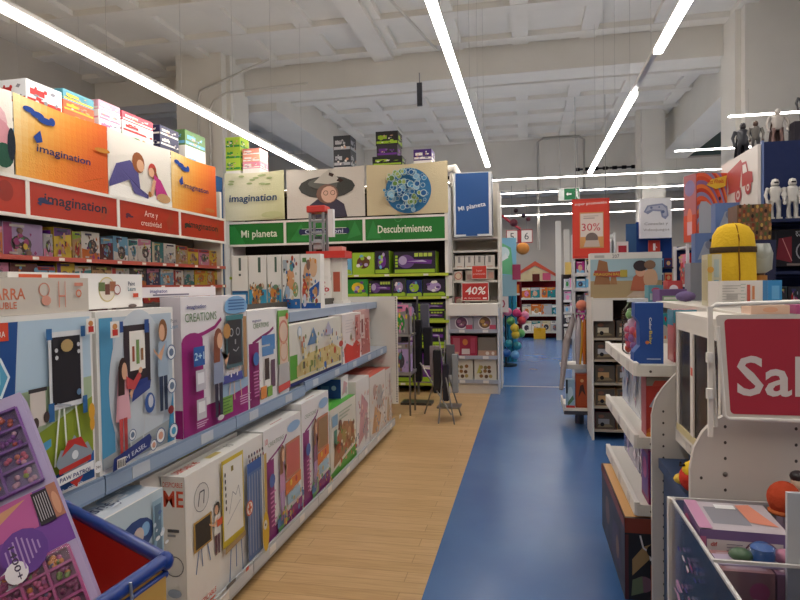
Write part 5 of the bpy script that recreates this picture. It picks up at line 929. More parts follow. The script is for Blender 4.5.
rb('vehicle_box','upright red and orange toy box with silver picture, near end of the right middle shelf',.575,2.96,.8505,.12,.12,.27,'c8382c',{'R':[('R',0,0,1,1,'c03a30'),('P',[(0,0),(1,0),(1,.5),(.6,.35),(0,.1)],'e0622c'),('P',[(0,0),(1,0),(1,.2),(0,.06)],'f09a3a'),('P',[(.1,.5),(.4,.75),(.8,.78),(.95,.6),(.5,.45)],'a9b4c4'),('R',.0,.85,1,1,'8a8478'),('P',[(.2,.84),(.8,.86),(.7,.94),(.3,.94)],'c84a3c')],'F':[('R',0,0,1,1,'a8505c')]})
rb('vehicle_box','grey and lilac spotted box standing deeper on the right middle shelf',.76,2.98,.8505,.14,.16,.2,'b4acb4',{'R':[('R',0,0,1,1,'b0a8b4')]+[('C',.2+.2*i,.3+.25*(i%3),.05,'8a5a7c') for i in range(4)]})
# lower shelf
clearpack('purple and blue window box on the right lower shelf, far half',.62,3.6,.5455,.5,.24,['8a6ab0','5a5aa0','c8b0d8','3a4a8c'],4,'8f86a8')
clearpack('lilac blister pack on the right lower shelf, middle',.62,3.2,.5455,.22,.25,['b08ac0','6a6ab0','c06a8c'],5,'9a90b4')
rb('doll_box','magenta box with blue furry toy picture, near end of the right lower shelf',.59,2.97,.5455,.17,.14,.245,'8a1f5c',{'R':[('R',.05,.12,.62,.98,'2c3f8c'),('E',.35,.6,.24,.3,'3a55b0'),('E',.3,.75,.08,.08,'1c2b68'),('R',.08,.06,.6,.2,'b8563c'),('R',.15,.2,.55,.34,'b0a8b0'),('E',.75,.8,.08,.08,'d8a080')],'F':[('R',.1,.1,.9,.9,'5a3a8c'),('E',.5,.6,.3,.2,'b04a8c')]})
# base shelf, boxes sticking out past the shelf edge
rb('animal_box','wooden-orange topped big box with animal pictures on the base shelf of the right gondola',.545,3.3,.1155,.86,.26,.37,'4a3634',{'F':[('R',0,0,1,.88,'3c3436'),('E',.3,.5,.1,.2,'7a5a44'),('P',[(.5,.1),(.9,.2),(.8,.7),(.55,.6)],'4a3a4c'),('E',.75,.4,.06,.15,'8a6a4c'),('R',0,.88,1,1,'8a4428')],
 'R':[('R',0,.82,1,1,'8a3c2c'),('R',0,0,1,.82,'2b2c33'),('R',0,0,.06,.8,'5a2f34'),('P',[(.12,.3),(.45,.55),(.5,.72),(.3,.66),(.12,.5)],'a88a5c'),('E',.3,.2,.16,.1,'7a5a6a'),('P',[(.1,.05),(.3,.1),(.28,.3),(.12,.25)],'6a7a5c'),('L',[(.25,.8),(.3,.65),(.4,.6),(.42,.5)],.02,'d8d8dc'),('R',.42,0,.7,.45,'b8491c'),('E',.55,.62,.2,.1,'1c1e26')],
 'T':[('R',.02,.02,.98,.98,'d8a464'),('T','ANIMALS',.3,.3,.3,'8a5a24',{'w':.35}),('R',.55,.3,.85,.6,'c07a38'),('E',.2,.65,.1,.2,'b8702c'),('R',.65,.7,.9,.85,'a8642c')]})
# ---- sale sign
ss=empty('sale_sign',(.56,2.0,1.1)); tag(ss,'red sale sign with white rim in a white tube frame, near right','sign')
def rr(x0,x1,z0,z1,r,lean=0,n=5):
    pts=[]
    for cx,cz,a0 in ((x1-r,z1-r,0),(x0+r,z1-r,PI/2),(x0+r,z0+r,PI),(x1-r,z0+r,1.5*PI)):
        for i in range(n+1):
            a=a0+PI/2*i/n; pts.append((cx+r*math.cos(a)+lean*(z1-(cz+r*math.sin(a))),cz+r*math.sin(a)))
    return pts
g=G(); g.prism(rr(-.005,.72,.035,.345,.012,.06),'y',0,.006,'e2dad0'); g.prism(rr(.018,.70,.045,.332,.012,.06),'y',-.001,0,'c23346')
g.art(((0,-.0012,.1),(.7,0,0),(0,0,.14),(0,-1,0)),[('T','Sal',.075,.03,.86,'e8dcd8',{'a':'l','bold':1,'w':.255})]); g.build('sign_board','card',ss)
g=G(); g.tube([(.0,.02,.0),(-.012,.02,.3),(-.02,.02,.36),(.0,.02,.375),(.35,.02,.385),(.75,.02,.39)],.0065,'efebe4',8); g.tube([(.0,.0,.31),(.018,.0,.04),(.03,.0,.03),(.36,.0,.028),(.75,.0,.026)],.006,'efebe4',8)
g.box(-.024,-.01,.01,.02,-.03,.37,'efe9df'); g.build('tube_frame','enamel',ss)
for z in (.09,.2): G().cyl(-.022,.004,z,z+.03,.011,'efebe4',10).build('frame_clip','plastic',ss)
g=G(); g.box(-.005,.02,.0,.002,.08,.16,'3a3440'); 
bpy.context.view_layer.update()
# ---- acrylic bins in front of the near panel
ab=empty('acrylic_bin',(.435,1.25,0)); tag(ab,'clear acrylic two-compartment bin with pale rims full of boxed toys, near right','display bin')
def ax(x0,x1,y0,y1,z0,z1,nm,m,c='white',bev=0): return G().box(x0-.435,x1-.435,y0-1.25,y1-1.25,z0,z1,c,bev=bev).build(nm,m,ab)
ax(.435,.441,1.25,2.05,.45,.86,'side_wall',ACR); ax(1.3,1.306,1.25,2.05,.45,.86,'side_wall',ACR); ax(.441,1.3,1.59,1.596,.45,.865,'divider',ACR); ax(.441,1.3,2.044,2.05,.45,.86,'rear_wall',ACR); ax(.441,1.3,1.25,1.256,.45,.8,'front_wall',ACR)
ax(.441,1.3,1.256,2.044,.44,.45,'bin_floor','enamel','cfcac2')
g=G(); 
for a,b in (((.438,1.25,.86),(.438,2.05,.86)),((.438,2.047,.862),(1.3,2.047,.862)),((.438,1.593,.867),(1.3,1.593,.867)),((.438,1.253,.802),(1.3,1.253,.802))):
    g.box(min(a[0],b[0])-.435-.004,max(a[0],b[0])-.435+.004,min(a[1],b[1])-1.25-.004,max(a[1],b[1])-1.25+.004,a[2]-.003,a[2]+.004,'cfcccb')
g.build('rim','plastic',ab)
ax(.425,.447,2.035,2.055,0,.865,'corner_post','enamel','dedad2'); ax(1.29,1.312,2.035,2.055,0,.865,'corner_post','enamel','dedad2'); ax(.43,.45,1.25,1.27,0,.45,'corner_post','enamel','dedad2'); ax(1.29,1.31,1.25,1.27,0,.45,'corner_post','enamel','dedad2')
ax(.6,.66,1.60,1.612,.6,1.04,'label_holder','plastic','c2c6cc')
def bb(name,label,x,y,z,w,d,h,c,arts,rz=0,kind='card',rot=None): return pbox(name,label,'toy box',w,d,h,(x,y,z),rz,c,arts,None,rot,kind)
pl_=lambda c1,c2:fine([],len(c1)+int(c1,16)%97,['c84a8c','d8a0c8','6a5ac0','e8dce4','4a4a90'],30,r=.09) and [('R',0,0,1,1,c1),('P',[(0,.2),(.4,.5),(.2,.9),(0,.8)],c2),('E',.6,.4,.2,.25,'d8a0b8'),('R',.5,.1,.9,.3,'e8dce4'),('E',.3,.6,.12,.2,'c84a7c')]+fine([],int(c1,16)%97,['c84a8c','d8a0c8','6a5ac0','e8dce4','4a4a90',c2],30,r=.09)
bk=[('R',0,0,1,1,'7c6496'),('R',.08,.1,.93,.72,'dcd4d4'),('T','dif',.16,.52,.13,'c83a3c',{'bold':1}),('T','CE',.76,.36,.12,'c87a6a',{'bold':1}),('R',0,0,.07,.8,'c06a94'),('P',[(0,0),(.35,0),(.2,.16),(0,.2)],'d89ab4')]+lines(.3,.6,.18,5,.09,'8a8490',.025)+lines(.54,.6,.14,5,.09,'9a94a0',.025)+barcode(.84,.14,.08,.34)
bt=[('R',.0,.0,1,1,'bdb4bc'),('R',.2,.2,.65,.8,'8a8a94'),('R',.35,.75,.6,.9,'eeeef0'),('P',[(.65,.3),(.95,.2),(.8,.95),(.62,.9)],'e08a70'),('R',0,.0,.15,1,'c88ab0')]
bb('craft_box','purple craft box with white barcode label lying on top in the acrylic bin',.56,1.865,.79,.215,.22,.09,'8a6fa4',{'F':bk,'T':bt,'L':[('R',0,0,1,1,'6a4a80'),('E',.3,.5,.2,.3,'c04a80')]},rz=-.05)
bb('craft_box','pink box directly below the purple craft box in the acrylic bin',.575,1.86,.705,.24,.25,.084,'b8608c',{'F':pl_('c87a9c','6a4a90'),'L':pl_('9a4a80','5a4a9c')})
bb('craft_box','blue-violet box low at the back left of the acrylic bin',.58,1.84,.58,.26,.38,.124,'5a5a98',{'F':pl_('7a6ab0','3a3a80'),'L':pl_('5a60a0','c84a8c')})
bb('craft_box','big slate blue box filling the bottom back of the acrylic bin',.58,1.83,.4505,.27,.4,.129,'4a5888',{'F':pl_('5a6aa0','c84a8c'),'L':pl_('4f5f98','3a4a80')})
bb('craft_box','grey-pink box stack base behind the label holder in the acrylic bin',.93,1.84,.4505,.36,.4,.26,'8a6a80',{'F':pl_('9a7a90','6a4a70')})
bb('craft_box','mauve box under the orange plush in the acrylic bin',.9,1.84,.7115,.34,.38,.15,'b09ab0',{'F':pl_('b8a0b4','8a6a98')})
g=G(); g.ell((0,0,.05),(.045,.042,.05),'c84a2a',14,10); g.ell((.015,-.032,.055),(.024,.014,.02),'d8c8a8',10,7); g.ell((0,0,.012),(.045,.04,.012),'d8703c',12,5); tag(g.build('plush_toy','fabric',None,(.722,1.95,.862)),'round orange plush with cream face patch at the right of the acrylic bin','plush toy')
g=G(); g.ell((0,0,.09),(.022,.022,.03),'d8c4a8',10,8); g.ell((0,.002,.112),(.024,.024,.018),'2a2226',10,6); g.lathe([(.001,0),(.03,0),(.026,.05),(.012,.07)],'8a7a5c',n=10); tag(g.build('toy_figure','plastic',None,(.765,1.96,.862)),'tiny figure with black cap beside the orange plush','toy figure')
bl=empty('blister_pack',(.57,1.67,.8365)); tag(bl,'clear blister with round blue toy between the bin divider and the purple box','toy box')
G().box(-.11,.14,-.03,.03,-.0,.004,'b8a8c0').build('backing_card','card',bl)
g=G(); g.cyl(.0,0,.006,.04,.028,'2a5fa8',14); g.ell((.05,0,.02),(.03,.025,.018),'c07a98',10,6); g.ell((-.05,0,.018),(.03,.025,.016),'4a6a4c',10,6); g.build('blue_toy','plastic',bl)
g=G(); g.ell((0,0,.004),(.045,.04,.05),'white',14,8,a=(.5,1)); g.ell((.08,0,.004),(.05,.035,.03),'white',14,8,a=(.5,1)); g.build('bubble',FILM,bl)

# front compartment
for k,(x,c,lab) in enumerate(((.52,'9a6a6a','rosy brown box with pale label, leftmost behind the acrylic bin divider'),(.64,'8a6078','plum-brown box with pale label, second behind the acrylic bin divider'),(.77,'8f6a78','mauve box with pale label, third behind the acrylic bin divider'),(.9,'84607a','dusky purple box with pale label, fourth behind the acrylic bin divider'))):
    bb('small_toy_box',lab,x,1.672,.4505,.115,.12,.3855-(.0 if k<2 else .02*k),c,{'F':[('R',0,0,1,1,c),('R',.1,.62,.75,.8,'b8a094'),('R',.2,.68,.6,.7,'8a6a6a'),('E',.7,.88,.2,.06,'b04a70'),('E',.3,.3,.15,.12,'b04a70')],'T':[('R',.1,.1,.9,.9,'a88a90')]})
bb('small_toy_box','small white box with round grey mark in the front acrylic compartment',.505,1.42,.7205,.045,.09,.12,'e2e0da',{'F':[('C',.5,.75,.14,'8a8a8c'),('C',.5,.75,.1,'dcdad4'),('O',.5,.4,.1,.3,'9a9a9c')],'T':[('R',.2,.2,.8,.8,'cfcdc8')]})
bb('small_toy_box','dark boxed toy under the small white box in the front acrylic compartment',.53,1.42,.4505,.14,.16,.2695,'5a4a60',{'F':pl_('6a5070','3a3050')})
bb('small_toy_box','brown box with gold end label at the right of the front acrylic compartment',.69,1.4,.4505,.14,.14,.37,'6a5560',{'F':[('R',.1,.1,.9,.9,'705a64')],'T':[('R',.1,.3,.5,.6,'d8d0b0'),('R',.5,.3,.95,.6,'c0983c')]})
# ---- standing on the gondola top
pbox('puzzle_box','slim pale green and yellow box standing left of the yellow backpack','toy box',.06,.1,.24,(.85,3.13,1.4305),0,'c8c4a8',{'F':[('R',0,0,.3,1,'c8b86a'),('R',.45,.1,.8,.5,'8ab0c0'),('R',.45,.55,.8,.9,'a8b8b4'),('C',.2,.7,.06,'d8a040')],'L':[('R',.1,.1,.9,.9,'b8b088')]})
wb=[('R',0,0,1,1,'ddd9d4'),('R',.7,0,.78,1,'3f7fb8'),('R',.78,0,1,1,'2f86c8'),('R',.84,.3,.96,.8,'5fa8dc'),('R',.45,.15,.5,.85,'c85a4a'),('R',.53,.3,.57,.8,'d88a5a'),('R',.12,.3,.3,.5,'b8b4b0')]+lines(.05,.8,.3,7,.1,'b0aca8',.03)+lines(.34,.85,.08,6,.12,'a8b8b0',.03)
pbox('craft_box','long white box with blue end lying in front of the yellow backpack','toy box',.245,.16,.115,(.925,2.93,1.4305),0,'dcd8d2',{'F':wb})
yb=empty('yellow_backpack',(.995,3.3,1.4305)); yb.scale=(.93,.93,.95); tag(yb,'rounded yellow child backpack with dark strap on the right gondola top','backpack')
g=G(); g.lathe([(.001,0),(.1,0),(.112,.03),(.11,.2),(.107,.3),(.1,.36),(.075,.4),(.035,.418),(.001,.42)],'e8bc28',n=26,sy=.8); g.build('bag_body','fabric',yb)
g=G(); n=26; g.lathe([(.112,.265),(.1135,.268),(.1135,.292),(.112,.295)],'4a3a28',n=26,sy=.81); g.build('strap_band','fabric',yb)
g=G(); g.tube([(.0,-.092,.02),(.004,-.093,.15),(0,-.092,.27),(.003,-.088,.33),(.0,-.06,.4),(0,0,.424)],.0035,'8a5a1c',6); g.build('zip','fabric',yb)
g=G(); g.tube([(-.1,-.03,.08),(-.09,-.06,.04),(-.04,-.085,.0+.02)],.007,'c8881c',6); g.build('lower_strap','fabric',yb)
g=G(); g.cyl(0,0,0,.14,.04,'b0742c',12); g.tube([(0,0,.14),(0,0,.16)],.03,'5a3a24',8); g.lathe([(.03,.15),(.06,.17),(.065,.25),(.05,.3),(.001,.3)],'9fa49c',n=14); tag(g.build('toy_lamp','plastic',None,(1.15,3.42,1.4305)),'grey drum-topped toy just right of the yellow backpack','toy')
bpy.data.objects['toy_lamp'].name='drum_toy'
g=G(); g.ell((0,0,.03),(.055,.04,.03),'6a5a88',12,6); tag(g.build('purple_pouch','fabric',None,(.87,3.7,1.4305)),'small purple pouch at the far left corner of the right gondola top','pouch')
pbox('toy_box','purple box with green and white label beyond the right gondola','toy box',.2,.12,.09,(.98,4.6,1.4005),.2,'7a5a90',{'F':[('R',.1,.1,.9,.5,'8fb88a'),('R',.15,.2,.85,.4,'e8ecdc')],'T':[('R',.1,.1,.9,.9,'8a6aa0')]})
for k,(x,c,lab) in enumerate(((.86,'d8b49c','small peach box behind the sale sign frame'),(1.0,'b04a80','small magenta box behind the sale sign frame'),(1.13,'6a4a7c','small plum box behind the sale sign frame, right of the magenta one'))):
    pbox('small_toy_box',lab,'toy box',.12,.1,.03,(x-.05,2.35,1.4305),0,c,{'F':[('R',.1,.1,.9,.9,c),('E',.5,.5,.2,.3,'d8a080')]})
# ---- low unit behind (toys seen between the package and the swirl box)
rack('low toy shelf, behind the right gondola',1.12,4.5,.62,1.4,(.4,.75,1.08),'b8b4b0',['maroon','teal','purple','silver','red','sky'],71,name='toy_shelf',iw=.16)
pbox('toy_box','red and teal toy box standing on the low shelf behind the right gondola','toy box',.1,.15,.15,(1.03,4.75,1.4005),0,'c84a4a',{'F':[('R',0,0,1,.4,'4a8a9c'),('E',.4,.6,.3,.2,'e0d8d8')]})
pbox('toy_box','teal toy box with pale front, left on the low shelf behind the right gondola','toy box',.1,.15,.12,(.9,4.75,1.4005),0,'5a9aa8',{'F':[('R',.1,.1,.9,.5,'b8c8c8'),('E',.5,.7,.3,.15,'c84a5c')]})
# glass-fronted tall unit with the swirl box on top
hu=empty('tall_toy_cabinet',(1.36,5.0,0)); tag(hu,'tall shelf of toy packs with white posts under the orange swirl box','shelving unit')
G().box(-.17,.15,.42,.45,0,1.83,'2a3f78').build('back_panel','matte',hu)
for x,y in ((-.17,.0),(-.02,.0),(-.17,.4),(.14,0)): G().box(x-.01,x+.01,y-.01,y+.01,0,1.83,'d8d8dc').build('post','enamel',hu)
for z in (.6,.95,1.28,1.52,1.82): 
    s=G().box(-.16,.145,.0,.42,z-.02,z,'c8ccd0').build('shelf','enamel',hu)
rg=random.Random(33); n_=0
for j,z in enumerate((.95,1.28,1.52)):
    for i in range(2):
        b=['navy','sky','maroon','silver','red','blue'][rg.randrange(6)]; a=['pink','tan','white','orange'][rg.randrange(4)]; n_+=1
        h=(.27,.2,.24)[j]
        pbox('toy_pack',f'{b} pack, {a} picture, {ORD[i]} from left, {["lower","middle","upper"][j]} tier under swirl box','toy box',.135,.3,h,(1.28+.15*i,5.17,z+.0005),0,b,{'F':busy(rg,b,a),'L':busy(rg,b,a)})
sw=[('R',0,0,1,1,'d8502c')]
for i in range(18):
    r=1.2-.058*i; sw.append(('E',.15,.1,r*.9,r,['d8502c','8a6a9c','e87a3a','c8402c','8a8ab8','e8603c'][i%6]))
def clipface(cmds):
    out=[]
    for c in cmds:
        if c[0]=='E':
            _,cx,cy,rx,ry,col=c; pts=[]
            for i in range(48):
                a=2*PI*i/48; pts.append((min(1,max(0,cx+rx*math.cos(a))),min(1,max(0,cy+ry*math.sin(a)))))
            out.append(('P',pts,col))
        else: out.append(c)
    return out
sw=clipface(sw)+[('P',[(.05,.5),(.12,.58),(.3,.58),(.5,.5),(.66,.36),(.7,.22),(.5,.12),(.2,.08),(.05,.06)],'a9b4c0'),('P',[(.66,.36),(.9,.2),(.85,.1),(.5,.06),(.7,.22)],'7a3a5c'),('P',[(.3,.82),(.45,.9),(.95,.96),(.9,.8),(.6,.76)],'e8c83c'),('T','Hot Wheels',.6,.84,.07,'c8402c',{'w':.5,'rot':.1,'bold':1}),('E',.72,.62,.04,.03,'4a2a3c'),('E',.8,.5,.05,.04,'5a3a4c'),('R',0,0,1,.03,'d83a2c')]
pbox('track_set_box','large box with orange and purple swirl picture on the tall shelf','toy box',.25,.17,.52,(1.36,5.17,1.8505),.3,'c8442c',{'F':sw,'L':clipface([('R',0,0,1,1,'b86a70'),('E',.5,.8,.4,.12,'8a7aa8'),('R',0,0,1,.4,'d0482c'),('E',.5,.35,.2,.15,'e87a5c'),('R',.3,.1,.7,.3,'d8a0a8')])})
# ---- navy wall unit with dump truck sign
nw=empty('navy_wall_unit',(1.54,4.48,0)); tag(nw,'navy slatted display wall with truck sign, top right','shelving unit')
nw.name='navy_display_stand'
g=G(); g.box(0,1.6,.0,.85,0,2.46,'24305c')
for k in range(22): g.box(.02,1.6,-.004,0,.2+.08*k,.206+.08*k,'3a4878')
g.build('panel','matte',nw)
G().box(-.012,.0,.0,.03,0,2.47,'6a7fb0').build('edge_strip','enamel',nw)
for z,d in ((1.93,.22),(1.6,.2),(1.3,.2)): G().box(-.1 if z>1.9 else -.03,1.2,-d,-.005,z-.02,z,'1f2a54').build('shelf','enamel',nw)
ts=empty('truck_sign',(1.525,4.89,1.95)); tag(ts,'white sign with red dump truck drawing on the side of the navy display','sign')
ts.rotation_euler=(0,0,-PI/2)
g=G(); g.box(-.38,.4,-.02,.0,-.02,.5,'dcd6ce'); g.art(((-.38,-.021,-.02),(.78,0,0),(0,0,.52),(0,-1,0)),[('P', [(0.195, 0.84), (0.588, 0.925), (0.621, 0.871), (0.556, 0.543), (0.244, 0.543), (0.195, 0.762)], 'bb4a48'),('P', [(0.228, 0.52), (0.588, 0.512), (0.588, 0.543), (0.228, 0.551)], 'bb4a48'),('P', [(0.621, 0.543), (0.605, 0.871), (0.736, 0.863), (0.785, 0.715), (0.884, 0.684), (0.9, 0.543)], 'b8484a'),('P', [(0.646, 0.715), (0.638, 0.832), (0.72, 0.832), (0.761, 0.715)], 'dcd6ce'),('E', 0.523, 0.45, 0.09, 0.117, 'b8484a'),('E', 0.523, 0.45, 0.049, 0.066, 'dcd6ce'),('E', 0.523, 0.45, 0.025, 0.031, 'b8484a'),('E', 0.793, 0.496, 0.074, 0.094, 'b8484a'),('E', 0.793, 0.496, 0.037, 0.047, 'dcd6ce'),('E', 0.793, 0.496, 0.016, 0.023, 'b8484a'),('T','vehículos',.72,.08,.07,'c88a86',{'w':.5,'skew':.2})]); g.build('sign_face','card',ts)
def figure(label,x,y,z,h,body,head,legs,cape=None,rz=0,wide=1,group=None,helmet=False):
    s=h/.3; r=empty('toy_figure',(x,y,z),rz); tag(r,label,'toy figure',group); g=G(); w=wide
    for k in (-1,1):
        g.tube([(k*.022*w*s,0,.006*s),(k*.024*w*s,0,.07*s),(k*.02*w*s,0,.145*s)],[.016*s,.015*s,.021*s],legs,8); g.box(k*.024*w*s-.014*s,k*.024*w*s+.014*s,-.03*s,.014*s,0,.018*s,legs)
        g.tube([(k*.045*w*s,0,.235*s),(k*.062*w*s,-.005*s,.185*s),(k*.055*w*s,-.015*s,.13*s)],[.015*s,.013*s,.011*s],body,8); g.ell((k*.054*w*s,-.018*s,.122*s),(.012*s,.012*s,.014*s),head if not helmet else body,8,6)
    g.lathe([(.028*s,.13*s),(.034*s,.15*s),(.03*s,.17*s),(.042*s,.22*s),(.03*s,.245*s),(.012*s,.255*s)],body,n=12,sx=w,sy=.7); g.build('body','plastic',r)
    g=G(); g.ell((0,0,.275*s),(.023*s,.024*s,.028*s),head,12,9)
    if helmet: g.lathe([(.026*s,.255*s),(.028*s,.275*s),(.02*s,.298*s),(.001,.305*s)],head,n=12); g.box(-.015*s,.015*s,-.028*s,-.02*s,.268*s,.28*s,'2a2a30')
    g.build('head','plastic',r)
    if cape: g=G(); g.prism([(-.05*s*w,.0),(.05*s*w,0),(.035*s,.24*s),(-.035*s,.24*s)],'y',.02*s,.03*s,cape); g.build('cape','fabric',r)
    return r
figure('dark grey toy figure, lowest and leftmost above the truck sign',1.64,5.2,2.4605,.30,'34363e','2e2a2e','2a2c34','26262c',wide=1.2)
figure('slim grey-brown toy figure, second from left above the truck sign',1.63,4.9,2.4605,.24,'6a6660','5a4438','5a5a58')
figure('pale toy figure in a white coat above the truck sign corner',1.68,4.64,2.4605,.25,'b0a8a0','b8b0a8','8a6a64','4a3a38',wide=1.3)
bx2=pbox('figure_pedestal_box','dark box with purple front carrying the rightmost black figure','toy box',.16,.1,.14,(1.83,4.6,2.4605),0,'2a2630',{'F':[('R',.3,.1,.9,.9,'4a2a50')]})
figure('black toy figure on a dark box at the top right corner',1.83,4.6,2.601,.21,'26262e','2a2428','26262e',wide=1.2)
for k,(x,lab) in enumerate(((1.555,'white toy robot figure, leftmost on the navy display shelf'),(1.655,'white toy robot figure, middle on the navy display shelf'),(1.745,'white toy robot figure, rightmost on the navy display shelf'))):
    figure(lab,x+.005,4.35,1.9305,.26,'ccc9c2','ccc9c2','c4c1ba',helmet=True,wide=1.05)
sb=[('R',0,0,1,1,'1a1824'),('P',[(.0,.2),(.3,.1),(.3,.8),(.05,.75)],'8a2434'),('L',[(.12,.75),(.3,.15)],.02,'e08a8a'),('O',.6,.4,.28,.12,'a8a4ac'),('C',.6,.4,.18,'3a3440'),('T','STAR',.52,.87,.07,'c8c8cc',{'w':.3,'bold':1}),('T','WARS',.52,.79,.07,'c8c8cc',{'w':.3,'bold':1}),('R',.2,.02,.9,.08,'8a7a74')]
pbox('toy_box','black and dark red boxed toy hanging below the white robot figures','toy box',.3,.1,.24,(1.72,4.41,1.6305),0,'1e1c26',{'F':sb})
for k,(x,c,lab) in enumerate(((1.58,'6a8a84','grey-green clutter toy on the lowest navy shelf'),(1.67,'3a3440','dark boxed figure on the lowest navy shelf'),(1.76,'7a3438','dark red boxed figure on the lowest navy shelf'))):
    pbox('toy_box',lab,'toy box',.08,.1,.2,(x,4.38,1.3005),0,c,{'F':busy(random.Random(k+90),'charcoal','silver')})
# patterned boxes, blue-grey car boxes by the truck sign
pt=empty('stacking_table',(1.375,4.2,0)) ; tag(pt,'plain grey plinth carrying stacked toy boxes in front of the navy display','plinth')
G().box(-.1,.1,-.1,.1,0,1.79,'2f3350').build('plinth_body','matte',pt)
pt.name='display_plinth'
def pat(seed):
    rg=random.Random(seed); return [('R',0,0,1,1,'7a5a3c')]+[('E',.06+.125*(i%8),.15+.24*(i//8)+rg.uniform(-.05,.05),.04,.11,rg.choice(['b8783c','8a3a2c','c8a04c','5a6a3c','a86a4c','3a2a24'])) for i in range(32)]
for k,z in enumerate((1.7905,1.9015)):
    pbox('figure_set_box',['brown patterned box with tiny figures, lower of two left of the robot figures','brown patterned box with tiny figures, upper of two left of the robot figures'][k],'toy box',.19,.18,.11,(1.365,4.22,z),0,'6a4a34',{'F':pat(k)})
for k,(x,y,z,h,lab) in enumerate(((1.19,4.53,1.6695,.2,'blue and grey car box, lower one left of the truck sign'),(1.32,4.54,1.8695,.2,'blue and grey car box, upper one left of the truck sign'))):
    pbox('car_box',lab,'toy box',.15,.1,h,(x+.0,y,z),0,'5a74a8',{'F':[('R',0,0,1,1,'5f7ab0'),('P',[(.1,.1),(.6,.2),(.9,.8),(.4,.7)],'9aa4b8'),('E',.6,.6,.18,.15,'7a8098'),('E',.65,.75,.06,.06,'2a2a34')]})
G().box(1.08,1.38,4.46,4.62,1.4005,1.669,'8a8c94').build('support_box','matte'); tag(bpy.data.objects['support_box'],'grey carton under the blue car boxes','carton')
pbox('car_box','blue box lying under the upper car box beside the truck sign','toy box',.12,.1,.1995,(1.325,4.54,1.6695),0,'4a64a0',{'F':[('R',.1,.1,.9,.9,'7a8ab8')]})
bpy.data.objects['support_box'].name='grey_carton'
# ================================================================ mid-right stands
sd=empty('end_shelf',(.6,6.2,0)); tag(sd,'white-posted end shelf of dark toys below the landscape puzzle box','shelving unit')
G().box(0,.02,-.0,.5,0,1.4,'ddd9d0').build('side_post','enamel',sd); G().box(.66,.68,0,.5,0,1.4,'ddd9d0').build('side_post','enamel',sd); G().box(.02,.66,.45,.48,0,1.4,'4a443c').build('back_panel','matte',sd)
for z in (.1,.33,.56,.79,1.0,1.39): G().box(.02,.66,.02,.45,z-.02,z,'b8ab94' if z<1.3 else 'ddd9d0').build('shelf','enamel',sd)
G().box(.02,.2,-.012,-.001,1.17,1.375,'e2ded4').build('price_board','card',sd)
rg=random.Random(12)
for j,z in enumerate((.1,.33,.56,.79,1.0)):
    for i in range(3):
        b=['brown','charcoal','tan','maroon'][rg.randrange(4)]; a=['cream','silver','grey','tan'][rg.randrange(4)]
        pbox('toy_vehicle_box',f'{b} boxed toy with {a} vehicle, {ORD[i]} from left, {ORD[j]} tier of white-posted shelf','toy box',.19,.3,.17,(.73+.205*i,6.4,z+.0005),0,b,{'F':[('R',.02,.02,.98,.98,'5a5044'),('R',.15,.3,.7,.6,a),('P',[(.1,.1),(.9,.15),(.7,.3),(.2,.28)],'8a7a5c'),('E',.35,.28,.1,.12,'black'),('E',.3,.75,.15,.1,'8a5a44')]})
dz=[('R',0,0,1,1,'9fc0c8'),('R',0,0,1,.38,'b09a70'),('P',[(.05,.3),(.12,.85),(.24,.8),(.28,.3)],'9a6a44'),('P',[(.28,.3),(.3,.6),(.36,.5),(.38,.3)],'a87a50'),('R',0,.86,1,1,'dcdcd4'),('R',.06,.89,.2,.95,'b0b0a8'),('T','207',.36,.885,.08,'5a5a5c',{'w':.1}),
 ('P',[(.04,.5),(.34,.46),(.52,.48),(.5,.6),(.3,.58),(.06,.62)],'b04a3c'),('T','DRAGON',.17,.5,.06,'d8c03c',{'w':.26,'bold':1}),('T','BALL',.38,.5,.06,'e0b83c',{'w':.12,'bold':1}),('R',.42,.46,.52,.62,'b8a840'),('P',[(.56,.16),(.6,.45),(.72,.62),(.84,.42),(.84,.14)],'c06a4a'),('E',.7,.58,.07,.12,'dca888'),('E',.7,.7,.1,.12,'3a3236'),('E',.84,.42,.1,.22,'d0a884'),('E',.83,.72,.08,.1,'8a6a50'),('P',[(.5,.02),(1,.0),(1,.16),(.6,.14)],'c8b49c'),('R',.8,.02,.9,.1,'a88a6a')]
pbox('puzzle_box','wide puzzle box with desert landscape and two people on the white end shelf','puzzle',.66,.2,.44,(.93,6.35,1.391),0,'d8d4cc',{'F':dz})
bpy.context.view_layer.update()

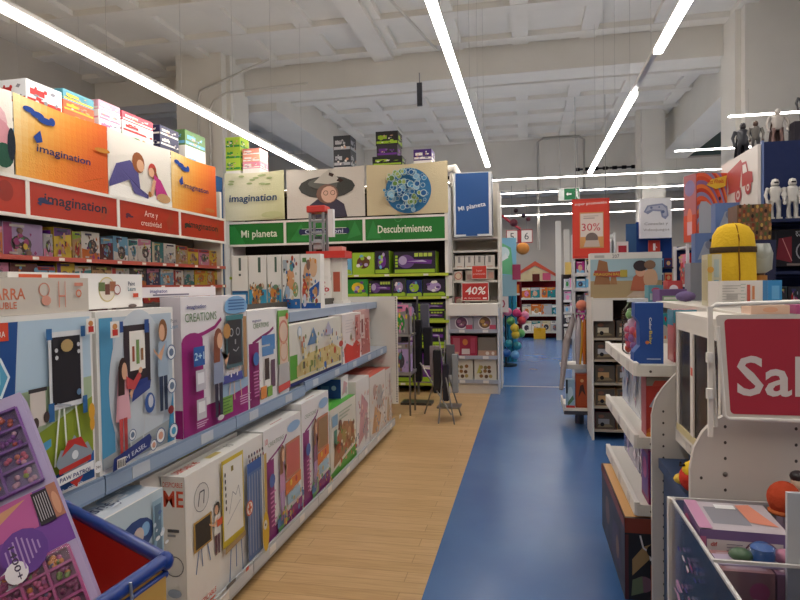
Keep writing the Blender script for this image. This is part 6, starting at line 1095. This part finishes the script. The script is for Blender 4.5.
se=empty('tray_stand',(.4,6.75,0)); tag(se,'low two-tray stand with sticks and boxes left of the white-posted shelf','display stand')
G().cyl(.14,.2,0,.15,.05,'5a5a60',12).build('foot','metal',se)
g=G(); g.box(-.04,.24,-.1,.45,.15,.19,'3a3c44'); g.box(-.03,.24,-.09,.45,.19,.215,'e0dcd2'); g.box(-.045,-.03,-.1,.45,.18,.26,'dedad2'); g.build('lower_tray','enamel',se)
g=G(); g.cyl(.1,.15,.62,.67,.16,'dcd8ce',20,r2=.17); g.build('upper_tray','enamel',se)
G().box(.2,.22,.1,.14,.19,1.35,'c8c8c8').build('pole','metal',se); G().box(.0,.24,.1,.12,1.2,1.22,'c8c8c8').build('hook_bar','metal',se)
pbox('toy_box','pale blue and black boxed toy on the lower tray of the low stand','toy box',.09,.1,.3,(.43,6.75,.2155),0,'8fb0c8',{'F':[('R',0,.5,.2,1,'1c2430'),('E',.5,.5,.3,.25,'b8d0dc'),('P',[(.2,.05),(.9,.3),(.8,.45),(.2,.2)],'4a7a5a'),('R',0,0,1,.08,'c83a3c')],'R':[('R',0,0,1,1,'c83a3c')]})
pbox('toy_box','dark orange box with bird-like emblem on the lower tray of the low stand','toy box',.13,.1,.36,(.55,6.76,.2155),0,'a8401c',{'F':[('R',.05,.05,.95,.95,'b04a22'),('P',[(.2,.3),(.5,.5),(.8,.35),(.6,.7),(.35,.65)],'4a2a20'),('C',.5,.8,.05,'d8a060')]})
rg=random.Random(4)
for i,(x,c,w_,nm_,z0,z1) in enumerate(((.47,'8a7f80',.035,'silver-grey umbrella-like toy pack',.55,1.15),(.53,'a8a0a8',.03,'clear and grey long toy pack',.67,1.15),(.56,'d8a02c',.022,'mustard yellow toy sword',.67,1.1),(.59,'c8641c',.022,'burnt orange toy sword',.67,1.12),(.615,'8a5a34',.018,'brown toy stick',.67,1.14))):
    g=G(); dx=-.14 if i==0 else rg.uniform(-.03,.02)
    g.tube([(dx,-.06 if i else -.22,z0-.67 if i else -.25),(dx*.5,-.03,(z1-.67)*.5),(0,.0,z1-.67),(0,0,z1-.61)],[w_*.6,w_*1.2,w_*.8,w_*.3],c,9); tag(g.build('long_toy_pack','film',None,(x,6.82,.672)),f'{nm_} standing upright in the low tray stand','toy')
g=G(); g.ell((0,0,0),(.06,.05,.06),'d8785c',12,8); tag(g.build('coral_ball','plastic',None,(.56,6.8,1.3)),'coral ball at the top of the low tray stand','ball')
bpy.data.objects['coral_ball'].name='toy_ball.100'
